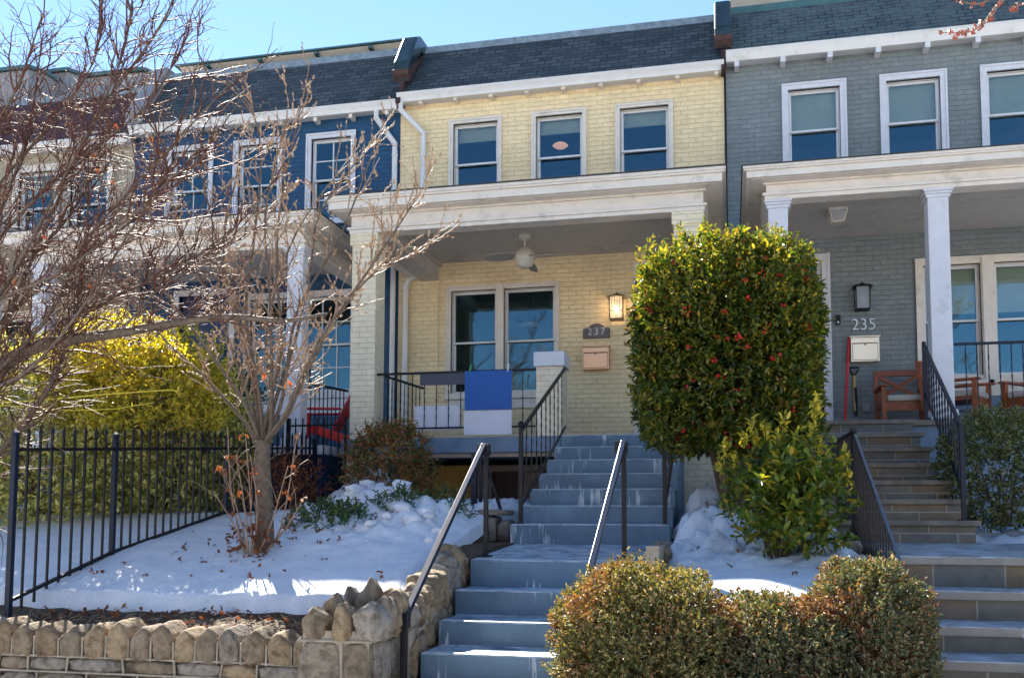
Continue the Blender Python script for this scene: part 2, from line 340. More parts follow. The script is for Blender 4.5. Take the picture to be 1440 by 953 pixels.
# ------------------------------------------------------------------ architecture helpers
def wall(mb, x0, x1, z0, z1, Y, holes, th=.28):
    xs = sorted({x0, x1, *[min(max(h[i], x0), x1) for h in holes for i in (0, 1)]}); zs = sorted({z0, z1, *[min(max(h[i], z0), z1) for h in holes for i in (2, 3)]})
    for a, b in zip(xs, xs[1:]):
        for c, d in zip(zs, zs[1:]):
            mx, mz = (a+b)/2, (c+d)/2
            if any(h[0] < mx < h[1] and h[2] < mz < h[3] for h in holes): continue
            mb.quad((a,Y,c),(b,Y,c),(b,Y,d),(a,Y,d)); mb.quad((a,Y+th,c),(a,Y+th,d),(b,Y+th,d),(b,Y+th,c))
    for a, b, c, d in holes:
        mb.quad((a,Y,c),(a,Y,d),(a,Y+th,d),(a,Y+th,c)); mb.quad((b,Y,c),(b,Y+th,c),(b,Y+th,d),(b,Y,d))
        mb.quad((a,Y,d),(b,Y,d),(b,Y+th,d),(a,Y+th,d)); mb.quad((a,Y,c),(a,Y+th,c),(b,Y+th,c),(b,Y,c))
def window(par, x0, x1, z0, z1, Y, cas=.09, blind=.0, cols=1, rows=1, meet=.5, tm='trim', sash='vinyl', jam=.02, low_dark=0):
    """casing outer rectangle in; returns hole rectangle"""
    a, b, c, d = x0+cas, x1-cas, z0+cas*.8, z1-cas
    m = MB()
    m.box(x0, a, Y-.035, Y+.05, z0, z1).box(b, x1, Y-.035, Y+.05, z0, z1).box(a+.001, b-.001, Y-.034, Y+.05, d, z1-.001)
    m.box(x0-.03, x1+.03, Y-.075, Y+.05, z0-.05, z0-.002).box(a+.001, b-.001, Y-.033, Y+.05, z0, c)
    m.box(x0-.012, x0+.018, Y-.05, Y-.036, z0, z1+.012).box(x1-.018, x1+.012, Y-.05, Y-.036, z0, z1+.012).box(x0+.019, x1-.019, Y-.05, Y-.036, z1-.018, z1+.012)
    j = .014
    m.box(a, a+j, Y+.051, Y+.2, c, d).box(b-j, b, Y+.051, Y+.2, c, d).box(a+j+.001, b-j-.001, Y+.051, Y+.2, d-j, d).box(a+j+.001, b-j-.001, Y+.051, Y+.2, c, c+j)
    w = mk('window', m, M[tm], par)
    a2, b2, c2, d2 = a+j+.002, b-j-.002, c+j+.002, d-j-.002; zm = c2+(d2-c2)*meet
    f = .031
    for (lo, hi, yy) in ((zm-.02, d2, Y+.07), (c2, zm+.02, Y+.115)):
        s = MB(); s.box(a2, a2+f, yy, yy+.035, lo, hi).box(b2-f, b2, yy, yy+.035, lo, hi)
        s.box(a2+f, b2-f, yy+.001, yy+.034, hi-f, hi-.001).box(a2+f, b2-f, yy+.001, yy+.034, lo+.001, lo+f)
        if cols > 1 or rows > 1:
            for i in range(1, cols):
                xx = a2+f+(b2-a2-2*f)*i/cols; s.box(xx-.009, xx+.009, yy+.003, yy+.03, lo+f, hi-f)
            for i in range(1, rows):
                zz = lo+f+(hi-lo-2*f)*i/rows; s.box(a2+f, b2-f, yy+.004, yy+.029, zz-.009, zz+.009)
        mk('sash', s, M[sash], w)
        g = MB().quad((a2+f-.003, yy+.02, lo+f-.003), (b2-f+.003, yy+.02, lo+f-.003), (b2-f+.003, yy+.02, hi-f+.003), (a2+f-.003, yy+.02, hi-f+.003))
        mk('pane', g, M['glass'], w)
    if blind:
        zb = d2-(d2-c2)*blind
        mk('blind', MB().box(a2+.02, b2-.02, Y+.165, Y+.17, zb, d2).tube([(a2+.02,Y+.167,zb),(b2-.02,Y+.167,zb)], .012, 6), M['blind'], w)
    return (a, b, c, d)
def mansard(par, x0, x1, Y, zg, zt, back, msh, ovh=.12, mcop='coping', setb=.75):
    m = MB().prism_x([(Y-ovh, zg), (Y-ovh, zg+.03), (Y+setb, zt), (Y+back, zt), (Y+back, zg)], x0+.004, x1-.004)
    r = mk('roof', m, M[msh], par)
    mk('roof_coping', MB().prism_x([(Y+setb-.05, zt-.075),(Y+setb-.045, zt+.05),(Y+setb+.12, zt+.06),(Y+setb+.12, zt+.004)], x0+.005, x1-.005), M[mcop], r)
    return r
def gutter(par, x0, x1, Y, z, h=.13, ovh=.12):
    y1 = Y-ovh-.004; y0 = y1-.13
    m = MB().prism_x([(y1, z), (y0+.05, z), (y0+.035, z+.05), (y0, z+h-.03), (y0, z+h), (y1, z+h)], x0, x1)
    m.prism_x([(y0-.008, z+h-.012),(y0-.008, z+h+.004),(y0+.02, z+h+.004),(y0+.02,z+h+.001),(y0-.001,z+h+.001),(y0-.001, z+h-.012)], x0, x1)
    mk('gutter', m, M['gutter'], par)
    mk('soffit', MB().box(x0+.005, x1-.005, Y-ovh, Y-.002, z+.015, z+.05), M['trim_cool'], par)
def cornice(par, x0, x1, Yf, Yw, zb, zt, mt='trim', ov=.28, fr=.0):
    """porch roof: beam ring, frieze, crown and membrane. zb = underside, zt = top"""
    H = zt-zb; m = MB()
    def ring(e, a, b, inner=.22):       # a U of boxes reaching e beyond the beam line
        m.box(x0-e, x1+e, Yf-e, Yf+inner, a, b); m.box(x0-e, x0+inner, Yf+inner, Yw-.002, a, b); m.box(x1-inner, x1+e, Yf+inner, Yw-.002, a, b)
    ring(.02, zb, zb+.05*1); ring(.045, zb+.0505, zb+.085); ring(0, zb+.0855, zb+H*.52); ring(.035, zb+H*.5205, zb+H*.58)
    ring(ov-.10, zb+H*.5805, zb+H*.60); ring(ov-.045, zb+H*.6005, zb+H*.82); ring(ov-.015, zb+H*.8205, zb+H*.88); ring(ov, zb+H*.8805, zb+H*.97)
    r = mk('porch_roof', m, M[mt], par, bevel=.004)
    mk('roof_membrane', MB().box(x0-ov-.015, x1+ov+.015, Yf-ov-.015, Yw-.003, zb+H*.9705, zt), M['membrane'], r)
    return r
def ceiling(par, x0, x1, Yf, Yw, z, mt):
    m = MB(); n = 26
    for i in range(n):
        a = Yf+(Yw-Yf)*i/n; b = Yf+(Yw-Yf)*(i+1)/n
        m.box(x0, x1, a+.002, b-.002, z, z+.02)
    m.box(x0, x1, Yf, Yw, z+.021, z+.03)
    return mk('porch_ceiling', m, M[mt], par)
def stairs(mb, x0, x1, Y0, z0, n, t, r, Yend, zbase, nose=.0):
    pts = [(Y0, zbase)]; y, z = Y0, z0
    for i in range(n):
        z += r; pts.append((y, z)); 
        if i < n-1: y += t; pts.append((y, z))
    pts += [(Yend, z), (Yend, zbase)]
    mb.prism_x(pts, x0, x1)
def rail_thing(name, label, p0, p1, zbot0, zbot1, htop, n, mt='black', cat='railing', ends=(1,1), knob=True, post_foot=(None,None), pw=.012, group=None, cap_mt=None, twist=True, tr=.021):
    """p0,p1: (x,y) of ends; zbot: bottom rail heights at ends; htop above bottom rail"""
    A = Vector((p0[0], p0[1], zbot0)); B = Vector((p1[0], p1[1], zbot1)); U = Vector((0,0,htop))
    th = thing(name, label, cat, (A.x, A.y, A.z), group)
    mk('top_rail', MB().tube([A+U, B+U], tr, 4, ph=PI/4), M[cap_mt or mt], th); mk('bottom_rail', MB().bar(A, B, .022), M[mt], th)
    for i in range(n):
        t = (i+1)/(n+1); q = A.lerp(B, t)
        m = MB()
        if twist:
            k = 14; m.tube([q+U*(j/k) for j in range(k+1)], [pw*.62*(1.0 if (j < 3 or j > k-3) else (1.35 if j % 2 else .75)) for j in range(k+1)], 4, ph=PI/4)
        else: m.bar(q, q+U, pw)
        mk('baluster', m, M[mt], th)
    for e, q, ft in ((ends[0], A, post_foot[0]), (ends[1], B, post_foot[1])):
        if not e: continue
        z0 = q.z-.06 if ft is None else ft
        m = MB().bar((q.x,q.y,z0), q+U+Vector((0,0,.03)), .038)
        m.box(q.x-.045, q.x+.045, q.y-.045, q.y+.045, z0, z0+.012)
        if knob: m.lathe((q.x,q.y,q.z+htop+.03), [(.01,0),(.03,.012),(.036,.035),(.024,.06),(.005,.07)], 10)
        mk('post', m, M[mt], th)
    return th
YW, YF = 14.2, 11.8
XP = [-15.2, -10.0, -5.14, 0.0, 5.4]                # party walls
# heights read off once, then shared
zG = Z(790, 119, YW-.25); zR = Z(800, 50, YW+.75)
def house_shell(h, x0, x1, Y, mw, holes, ztop, zbot=0.0, floors=(2.9, 5.7), back=8.0):
    m = MB(); wall(m, x0, x1, zbot, ztop, Y, holes)
    m.quad((x0,Y,zbot),(x0,Y,ztop),(x0,Y+back,ztop),(x0,Y+back,zbot)); m.quad((x1,Y,zbot),(x1,Y+back,zbot),(x1,Y+back,ztop),(x1,Y,ztop))
    m.quad((x0,Y+back,zbot),(x0,Y+back,ztop),(x1,Y+back,ztop),(x1,Y+back,zbot))
    w = mk('wall', m, M[mw], h)
    r = MB().box(x0+.05, x1-.05, Y+3.6, Y+3.7, zbot, ztop-.02)
    for z in floors: r.box(x0+.05, x1-.05, Y+.29, Y+3.6, z-.15, z)
    r.box(x0+.03, x0+.05, Y+.29, Y+3.6, zbot, ztop-.02); r.box(x1-.05, x1-.03, Y+.29, Y+3.6, zbot, ztop-.02)
    mk('interior', r, M['interior'], h)
    return w
def mk_text(s, size, depth, c, mt, par=None, name='digits', font_scale=(1,1), **k):
    cu = bpy.data.curves.new('t', 'FONT'); cu.body = s; cu.size = size; cu.extrude = depth; cu.align_x = 'CENTER'; cu.align_y = 'CENTER'; cu.bevel_depth = .0015; cu.offset = -.0035; cu.space_character = k.pop('space', 1)
    o = bpy.data.objects.new('t', cu); C.objects.link(o); bpy.context.view_layer.update()
    me = bpy.data.meshes.new_from_object(o.evaluated_get(bpy.context.evaluated_depsgraph_get()))
    v = [(c[0]+p.co.x*font_scale[0], c[1]-p.co.z, c[2]+p.co.y*font_scale[1]) for p in me.vertices]; f = [tuple(p.vertices) for p in me.polygons]
    bpy.data.objects.remove(o); b = MB(); b.v = v; b.f = f
    return mk(name, b, M[mt], par, **k)
# ================================================================== YELLOW HOUSE
x0, x1 = XP[2], XP[3]
H = thing('row_house', 'pale yellow painted brick row house with blue-grey shingled roof, porch and number 237', 'house', (x0, YW, 0))
zdk = Z(700, 615, YF); zcl = Z(700, 366, YW)
holes = []
zt = Z(670, 168, YW); zb = Z(670, 287, YW)
wins = [(633,705,.18),(749,824,.17),(867,946,.17)]
for a, b, bl in wins: holes.append(window(H, X(a,YW,220), X(b,YW,220), zb, zt, YW, .055, bl))
zt2 = Z(707, 401, YW); zb2 = Z(707, 556, YW)
holes.append(window(H, X(629,YW), X(703.5,YW)-.001, zb2, zt2, YW, .06, 0)); holes.append(window(H, X(703.5,YW), X(786,YW), zb2, zt2, YW, .06, 0))
mk('window_apron', MB().box(X(630,YW), X(785,YW), YW-.03, YW-.002, zb2-.2, zb2-.055), M['trim'], H)
mk('window_mullion', MB().box(X(703.5,YW)-.06, X(703.5,YW)+.06, YW-.062, YW-.051, zb2, zt2+.008), M['trim'], H)
xd0, xd1 = X(900,YW), X(955,YW); ztd = Z(896, 378, YW)
dh = (xd0, xd0+.95, zdk, ztd-.02); holes.append(dh)
house_shell(H, x0, x1, YW, 'yellow', holes, zG+.05, floors=(zdk, zcl+.35))
m = MB().box(dh[0]-.09, dh[0], YW-.03, YW+.1, zdk, ztd+.08).box(dh[1], dh[1]+.09, YW-.03, YW+.1, zdk, ztd+.08).box(dh[0]+.001, dh[1]-.001, YW-.029, YW+.1, dh[3], ztd+.079).box(dh[0]+.001, dh[1]-.001, YW+.02, YW+.1, dh[3]-.42, dh[3]-.36)
mk('door_frame', m, M['trim'], H)
d = mk('door', MB().box(dh[0]+.01, dh[1]-.01, YW+.06, YW+.11, zdk+.02, dh[3]-.43).box(dh[0]+.12, dh[1]-.12, YW+.045, YW+.06, zdk+.15, zdk+.9).box(dh[0]+.12, dh[1]-.12, YW+.045, YW+.06, zdk+1.0, dh[3]-.55), M['door'], H)
mk('handle', MB().lathe((dh[0]+.09, YW+.0, zdk+.98), [(.02,0),(.03,.02),(.01,.045),(.01,.06)], 12, 'y'), M['gold'], d)
mansard(H, x0, x1, YW, zG+.13, zR, 8, 'shingle')
gutter(H, x0+.01, x1-.01, YW, zG)
for i in range(9):
    xx = x0+.35+i*.58; mk('rafter_bracket', MB().box(xx, xx+.06, YW-.16, YW-.003, zG-.035, zG+.014), M['trim'], H)
# downspouts
def spout(par, pts, w=.045, mt='gutter'):
    m = MB().tube(pts, w, 8)
    for i in range(1, len(pts)-1):
        a = Vector(pts[i]); m.lathe((a.x,a.y,a.z-.02), [(w*1.15,0),(w*1.15,.03)], 10)
    return mk('downspout', m, M[mt], par)
xs1 = X(569,YW,150); xs2 = X(595,YW-.06,230)
spout(H, [(xs1, YW-.18, zG+.02),(xs1, YW-.17, zG-.12),(xs2, YW-.07, Z(592,190,YW)),(xs2, YW-.06, Z(595,200,YW)),(xs2, YW-.06, Z(595,275,YW)-.2)])
xs3 = X(570,YW-.06,450)
spout(H, [(X(592,YW-.3,385), YW-.3, zcl-.02),(X(588,YW-.1,393), YW-.08, zcl-.18),(xs3+.05, YW-.06, zcl-.24),(xs3, YW-.06, zcl-.36),(xs3, YW-.06, zdk)])
mk('conduit', MB().tube([(X(616,YW),YW-.015,zcl),(X(616,YW),YW-.015,zdk+.1)], .012, 6), M['yellow'], H)
# porch of the yellow house
xpl = X(493,YF); xpr = X(987,YF,320)
zfb = Z(750, 312, YF); zft = Z(790, 249, YF-.28)
cornice(H, xpl-.02, xpr+.02, YF, YW, zfb, zft)
ceiling(H, xpl+.2, xpr-.2, YF+.22, YW-.004, zcl, 'ceil')
mk('ceiling_beam', MB().box(xpl+.18, xpl+.48, YF+.221, YW-.003, zfb-.06, zcl+.02).box(xpl+.481, xpl+.53, YF+.221, YW-.003, zcl-.06, zcl-.002), M['ceil'], H, bevel=.005)
pw = .345
for xa in (xpl, xpr-pw):
    m = MB().box(xa, xa+pw, YF, YF+pw, zdk+.001, zfb-.002)
    p = mk('pillar', m, M['yellow_pale'], H, bevel=.006)
    mk('pillar_cap', MB().box(xa-.025, xa+pw+.025, YF-.025, YF+pw+.025, zfb-.16, zfb-.003), M['yellow_pale'], p, bevel=.006)
# deck and its base
xsl, xsr = X(719,8.95,738), X(943,8.95,738)
ydk0 = YF-.12
mk('porch_deck', MB().box(xpl-.06, xsl-.002, ydk0, YW-.004, zdk-.2, zdk).box(xsl+.002, x1-.05, ydk0+.02, YW-.004, zdk-.2, zdk-.0015), M['porchfloor'], H, bevel=.01)
mk('deck_beam', MB().box(xpl, xsl-.003, ydk0+.06, ydk0+.2, zdk-.25, zdk-.202), M['beige'], H)
mk('porch_base', MB().box(xpl+.0, xpl+pw, ydk0+.05, YW-.01, 0, zdk-.205), M['yellow_pale'], H)
mk('stair_base', MB().box(xsr-.25, x1-.06, ydk0+.1, YW-.01, 0, zdk-.205), M['yellow_pale'], H)
YB = 13.0
mk('basement_wall', MB().box(xpl+pw, X(664,YB), YB, YW-.01, 0, zdk-.28), M['ochre'], H)
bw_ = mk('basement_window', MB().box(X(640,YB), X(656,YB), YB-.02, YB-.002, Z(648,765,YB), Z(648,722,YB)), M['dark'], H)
mk('basement_door_frame', MB().box(X(665,YB),X(690,YB),YB+.1,YB+.3,.8,zdk-.28).box(X(690,YB),xsl+.3,YB+.1,YB+.3,Z(700,662,YB),zdk-.28).box(X(735,YB),xsl+.3,YB+.1,YB+.3,.8,Z(700,663,YB)), M['beige'], H)
mk('basement_door', MB().box(X(690,YB)+.002, X(735,YB)-.002, YB+.25, YB+.29, .8, Z(700,662,YB)-.002).box(X(696,YB), X(728,YB), YB+.235, YB+.25, 1.1, 2.0), M['door'], H)
pa = [P(592,668,YB-.06), P(612,655,YB-.06), P(640,646,YB-.06), P(665,644,YB-.06), P(690,646,YB-.06)]
mk('arched_pipe', MB().tube(pa, .022, 6), M['black'], H)
# short brick pier with white cap beside the stair head
xa, xb = X(754,YF), X(791,YF); zpt = Z(775, 515, YF)
pier = mk('porch_pier', MB().box(xa, xb, YF, YF+.36, zdk+.001, zpt), M['yellow_pale'], H, bevel=.006)
mk('pier_cap', MB().box(xa-.03, xb+.03, YF-.03, YF+.39, zpt+.002, zpt+.19), M['trim_cool'], pier, bevel=.01)
xa2 = X(985, YF); 
# party wall fins
def fin(par, x, w, Y, z0, z1, mt='copper'):
    o, u = .17, .40
    pts = [(Y+.1-o, z0-.0), (Y+.02-o, z0+.10), (Y+.02-o, z0+.30), (Y+.45-o, z1+.02), (Y+.66-o, z1+.13), (Y+.95, z1+.15), (Y+.95, z1-.05), (Y+.5, z1-.15)]
    f = mk('party_wall_cap', MB().prism_x(pts, x-w/2, x+w/2), M[mt], par, bevel=.03)
    mk('flashing', MB().prism_x([(Y-.28, z0-.42),(Y+.1-o, z0-.02),(Y+.2, z0-.04),(Y+.3,z0-.42)], x-.03, x+.03).prism_x([(Y+.1-o+.004, z0+.005),(Y+.02-o-.006, z0+.09),(Y+.0-o, z0+.16),(Y+.62, z1-.15)], x-w/2-.003, x+w/2+.003), M['rust'], f)
fin(H, x1-.02, .25, YW, zG+.40, zR, 'copper')
fin(H, x0+.04, .26, YW, zG+.40, zR, 'copper')
mk('eave_cable', MB().tube([(x1+.0,YW-.02,zG+.5),(x1+.0,YW-.03,zG-.4),(x1,YW-.02,.9)], .015, 6), M['black'], H)
# ================================================================== GREY HOUSE
x0, x1 = XP[3], XP[4]
G = thing('row_house', 'grey painted brick row house with white square porch columns and number 235', 'house', (x0, YW, 0))
zgG = Z(1230, 64, YW-.25); zgR = Z(1235, -6, YW+.75); zgd = Z(1235, 592, YF); zgc = Z(1285, 328, YW)
holes = []
zt = Z(1145, 117, YW); zb = Z(1145, 243, YW)
for a, b in ((1101,1190),(1239,1332),(1381,1484)): holes.append(window(G, X(a,YW,180), X(b,YW,180), zb, zt, YW, .08, .50, tm='trim_cool', sash='vinyl'))
zt2 = Z(1365, 362, YW); zb2 = Z(1365, 535, YW)
xm1, xm2 = X(1291,YW), X(1392,YW)
holes.append(window(G, xm1, xm2-.001, zb2, zt2, YW, .09, .42, tm='trim')); holes.append(window(G, xm2, xm2+(xm2-xm1), zb2, zt2, YW, .09, .42, tm='trim'))
xd1 = X(1168,YW)-.1; dh = (xd1-.9, xd1, zgd, Z(1165, 366, YW)); holes.append(dh)
house_shell(G, x0+.003, x1, YW, 'grey', holes, zgG+.05, floors=(zgd, zgc+.35))
zr_ = Z(1160, 402, YW)
m = MB().box(dh[0]-.11, dh[0], YW-.03, YW+.1, zgd, dh[3]+.1).box(dh[1], dh[1]+.11, YW-.03, YW+.1, zgd, dh[3]+.1).box(dh[0]+.001, dh[1]-.001, YW-.029, YW+.1, dh[3], dh[3]+.099).box(dh[0]+.001, dh[1]-.001, YW+.0, YW+.1, zr_, zr_+.1)
m.box(dh[1]-.06, dh[1]-.001, YW+.03, YW+.1, zr_+.101, dh[3]-.001).box(dh[1]+.08, dh[1]+.115, YW-.045, YW-.031, zgd, dh[3]+.1)
mk('door_frame', m, M['trim_cool'], G)
mk('transom_pane', MB().box(dh[0]+.05, dh[1]-.06, YW+.07, YW+.08, zr_+.12, dh[3]-.03), M['glass'], G)
d = mk('door', MB().box(dh[0]+.01, dh[1]-.01, YW+.07, YW+.12, zgd+.02, zr_-.01).box(dh[0]+.12, dh[1]-.12, YW+.055, YW+.07, zgd+.15, zgd+.9).box(dh[0]+.12, dh[1]-.12, YW+.055, YW+.07, zgd+1.05, zr_-.15), M['door'], G)
mk('handle', MB().lathe((dh[1]-.09, YW+.01, zgd+.95), [(.02,0),(.03,.02),(.01,.045),(.01,.06)], 12, 'y'), M['silver'], d)
mk('window_apron', MB().box(xm1+.01, xm2+(xm2-xm1)-.01, YW-.03, YW-.002, zb2-.22, zb2-.055), M['trim'], G)
mk('window_mullion', MB().box(xm2-.075, xm2+.075, YW-.062, YW-.051, zb2, zt2+.008), M['trim'], G)
mk('wall_base_band', MB().box(xm1+.2, x1-.02, YW-.02, YW-.004, zgd, zb2-.23), M['porchfloor'], G)
mansard(G, x0, x1, YW, zgG+.15, zgR, 8, 'shingle_green', mcop='teal')
gutter(G, x0+.02, x1, YW, zgG, .15)
for i in range(8):
    xx = x0+.14+i*.66; mk('rafter_bracket', MB().box(xx, xx+.07, YW-.2, YW-.003, zgG-.08, zgG+.014), M['trim_cool'], G)
xg0 = X(1078,YF,300); gfb = Z(1280, 268, YF); gft = Z(1240, 217, YF-.28)
cornice(G, xg0, x1-.1, YF, YW, gfb, gft, 'trim')
ceiling(G, xg0+.2, x1-.3, YF+.22, YW-.004, zgc, 'ceil')
def sqcol(par, xa, xb, zlo, zhi, mt='trim_cool', dep=None):
    dd = dep or (xb-xa)
    p = mk('column', MB().box(xa, xb, YF+.01, YF+.01+dd, zlo, zhi), M[mt], par, bevel=.008)
    mk('capital', MB().box(xa-.02,xb+.02,YF-.01,YF+.03+dd,zhi-.10,zhi-.061).box(xa-.035,xb+.035,YF-.025,YF+.045+dd,zhi-.06,zhi-.031).box(xa-.05,xb+.05,YF-.04,YF+.06+dd,zhi-.03,zhi-.001), M[mt], p, bevel=.004)
    mk('column_base', MB().box(xa-.03,xb+.03,YF-.02,YF+.04+dd,zlo,zlo+.12), M[mt], p, bevel=.006)
cw = X(1338,YF,400)-X(1308,YF,400)
for xa in (xg0+.02, X(1308,YF,400), x1-.5): sqcol(G, xa, xa+cw, zgd+.003, gfb-.002)
mk('porch_deck', MB().box(x0+.75, x1-.05, YF-.14, YW-.004, zgd-.07, zgd), M['bluestone'], G, bevel=.008)
mk('porch_base', MB().box(x0+.8, x1-.1, YF-.06, YW-.01, 0, zgd-.072), M['porchfloor'], G)
# rooftop addition of the grey house
mk('rooftop_addition', MB().box(x0+.1, x1-.6, YW+2.2, YW+7, zgR-.3, Z(1120,-20,YW+2.2)+.6), M['beige'], G)
# ================================================================== BLUE HOUSE
x0, x1 = XP[1], XP[2]
B = thing('row_house', 'dark blue painted brick row house with white windows behind bare tree branches', 'house', (x0, YW, 0))
zbG = Z(380, 168, YW-.25); zbR = Z(400, 92, YW+.75); zbd = Z(350, 628, YF); zbc = Z(350, 392, YW)
holes = []
zt = Z(466, 188, YW); zb = Z(466, 312, YW)
for a, b in ((236,300),(330,397),(432,500)): holes.append(window(B, X(a,YW,240), X(b,YW,240), zb, zt, YW, .075, .0, 2, 2, tm='trim_cool'))
zt2 = Z(455, 410, YW); zb2 = Z(455, 556, YW)
holes.append(window(B, X(420,YW), X(500,YW), zb2, zt2, YW, .08, 0, 3, 2, tm='trim_cool')); holes.append(window(B, X(345,YW), X(419,YW), zb2, zt2, YW, .08, 0, 3, 2, tm='trim_cool'))
dh = (X(250,YW), X(250,YW)+.95, zbd, Z(300, 415, YW)); holes.append(dh)
house_shell(B, x0, x1-.003, YW, 'blue', holes, zbG+.05, floors=(zbd, zbc+.35))
mk('window_apron', MB().box(X(346,YW), X(499,YW), YW-.03, YW-.002, zb2-.30, zb2-.055), M['trim_cool'], B)
mk('door', MB().box(dh[0]+.01, dh[1]-.01, YW+.06, YW+.11, zbd, dh[3]).box(dh[0]+.1, dh[1]-.1, YW+.04, YW+.06, zbd+.2, zbd+1.9), M['bluefloor'], B)
mk('door_frame', MB().box(dh[0]-.1, dh[0], YW-.03, YW+.1, zbd, dh[3]+.1).box(dh[1], dh[1]+.1, YW-.03, YW+.1, zbd, dh[3]+.1).box(dh[0]+.001, dh[1]-.001, YW-.029, YW+.1, dh[3], dh[3]+.099), M['trim_cool'], B)
mansard(B, x0, x1, YW, zbG+.13, zbR, 8, 'shingle')
gutter(B, x0+.01, x1-.01, YW, zbG)
for i in range(8):
    xx = x0+.3+i*.62; mk('rafter_bracket', MB().box(xx, xx+.06, YW-.16, YW-.003, zbG-.06, zbG+.014), M['trim'], B)
xq = X(535,YW,145); xq2 = X(554,YW-.06,300)
spout(B, [(xq, YW-.18, zbG+.02),(xq, YW-.17, zbG-.12),(xq2, YW-.07, Z(552,205,YW)),(xq2, YW-.06, Z(552,220,YW)),(xq2, YW-.06, zbd)])
xbr = X(428,YF,320); bfb = Z(350, 352, YF); bft = Z(350, 300, YF-.28)
xbl = X(38, YF, 420)
cornice(B, xbl, xbr, YF, YW, bfb, bft, 'trim')
ceiling(B, xbl+.2, xbr-.2, YF+.22, YW-.004, zbc, 'ceil')
for xa in (X(401,YF), X(41,YF)): sqcol(B, xa, xa+.23, zbd+.003, bfb-.002)
mk('porch_deck', MB().box(xbl-.05, x1-.1, YF-.1, YW-.004, zbd-.12, zbd), M['trim_cool'], B)
mk('porch_base', MB().box(xbl, x1-.12, YF-.04, YW-.01, 0, zbd-.122), M['bluefloor'], B)
ad = MB().box(X(262,YW+1.9,90), x1-.35, YW+1.9, YW+7, zbR, Z(480,72,YW+1.9))
a_ = mk('rooftop_addition', ad, M['beige'], B)
ze = Z(480,64,YW+1.2)
mk('addition_eave', MB().prism_x([(YW+1.2, ze-.03),(YW+1.2, ze),(YW+7.2, ze+.25),(YW+7.2, ze-.03)], X(245,YW+1.2,90), x1-.1), M['teal'], a_)
mk('eave_soffit', MB().prism_x([(YW+1.26, ze-.032),(YW+1.9, ze-.032),(YW+1.9, ze-.26),(YW+1.8, ze-.26)], X(250,YW+1.2,90), x1-.14), M['lightbeige'], a_)
for px in (300, 372, 450, 525): 
    xx = X(px, YW+1.5, 80); mk('eave_rafter', MB().box(xx, xx+.07, YW+1.23, YW+1.8, ze-.09, ze-.034), M['teal'], a_)
mk('parapet_board', MB().box(x0+.2, x1-.3, YW+.9, YW+1.0, zbR+.05, zbR+.11), M['coping'], B)
# ================================================================== CREAM HOUSE, far left
x0, x1 = XP[0], XP[1]
K = thing('row_house', 'cream brick row house with maroon shingle roof at far left behind twigs', 'house', (x0, YW, 0))
zkG = Z(90, 200, YW-.43); zkR = Z(60, 142, YW+.75)
holes = []; zt = Z(80, 232, YW); zb = Z(80, 345, YW)
for a in (20, 92): holes.append(window(K, X(a,YW,280), X(a,YW,280)+.95, zb, zt, YW, .1, .3, 1, 1))
zt2 = Z(10, 440, YW); zb2 = Z(10, 580, YW)
holes.append(window(K, X(-20,YW), X(60,YW), zb2, zt2, YW, .1, 0))
house_shell(K, x0, x1-.003, YW, 'cream', holes, zkG+.05, floors=(zbd, zbc+.35))
mansard(K, x0, x1, YW, zkG+.13, zkR, 8, 'shingle_red'); gutter(K, x0+.01, x1-.01, YW, zkG)
kb = Z(0, 372, YF); cornice(K, x0+.3, xbl-.55, YF, YW, kb, kb+.55)
for xa in (xbl-.85, x0+.4): sqcol(K, xa, xa+.23, 1.4, kb-.002)
mk('porch_deck', MB().box(x0+.2, xbl-.45, YF-.1, YW-.004, 1.0, zbd-.05), M['redbrick'], K)
def dorm(px0, px1, pt, pb, Y):
    a, b = X(px0,Y,110), X(px1,Y,110); t, bo = Z((px0+px1)/2, pt, Y), Z((px0+px1)/2, pb, Y)
    dd = mk('rooftop_addition', MB().prism_x([(Y,bo-.4),(Y,t-.12),(Y+.5,t),(Y+4,t),(Y+4,bo-.4)], a, b), M['greysiding'], K)
    mk('addition_eave', MB().prism_x([(Y-.08,t-.12),(Y-.08,t-.05),(Y+.5,t+.07),(Y+4.1,t+.07),(Y+4.1,t+.001),(Y+.5,t+.001)], a-.06, b+.06), M['teal'], dd)
dorm(118, 200, 98, 140, YW+1.6); dorm(-60, 40, 96, 150, YW+1.6); dorm(57, 95, 96, 130, YW+2.5)
mk('party_wall_cap', MB().prism_x([(YW-.1,zkG+.35),(YW-.1,zkG+.6),(YW+.7,zkR+.35),(YW+1.6,zkR+.35),(YW+1.6,zkR-.2)], x1-.16, x1+.12), M['greysiding'], K, bevel=.02)
# ================================================================== STAIRS
r7 = 7; zl0 = Z(840, 765, 8.9); rr = (zdk-zl0)/r7
ST = thing('staircase', 'blue-grey painted concrete steps with chipped white drips leading to the yellow house', 'staircase', (-1.3, 5.5, 0))
m = MB(); tr = (ydk0-8.9)/6; stairs(m, xsl, xsr, 8.9, zl0, 7, tr, rr, ydk0+.021, 0.2)
mk('upper_steps', m, M['steps'], ST, bevel=.008)
zl1 = Z(780, 788, 7.3); xl0, xl1 = X(661,7.3,788), X(925,7.6,780)
mk('landing', MB().prism_x([(7.3,0),(7.3,zl1),(8.899,zl0),(8.899,0)], xl0, xl1), M['steps'], ST, bevel=.008)
m = MB(); ty = .405
lz = [Z(760,788,7.3), Z(740,831,6.88), Z(720,875,6.47), Z(700,921,6.08)]
ys = [7.3, 6.88, 6.47, 6.08]
pts = [(7.298, 0), (7.298, lz[1])]
yy, zz = 7.298, lz[1]; y_, z_ = 6.88, lz[1]
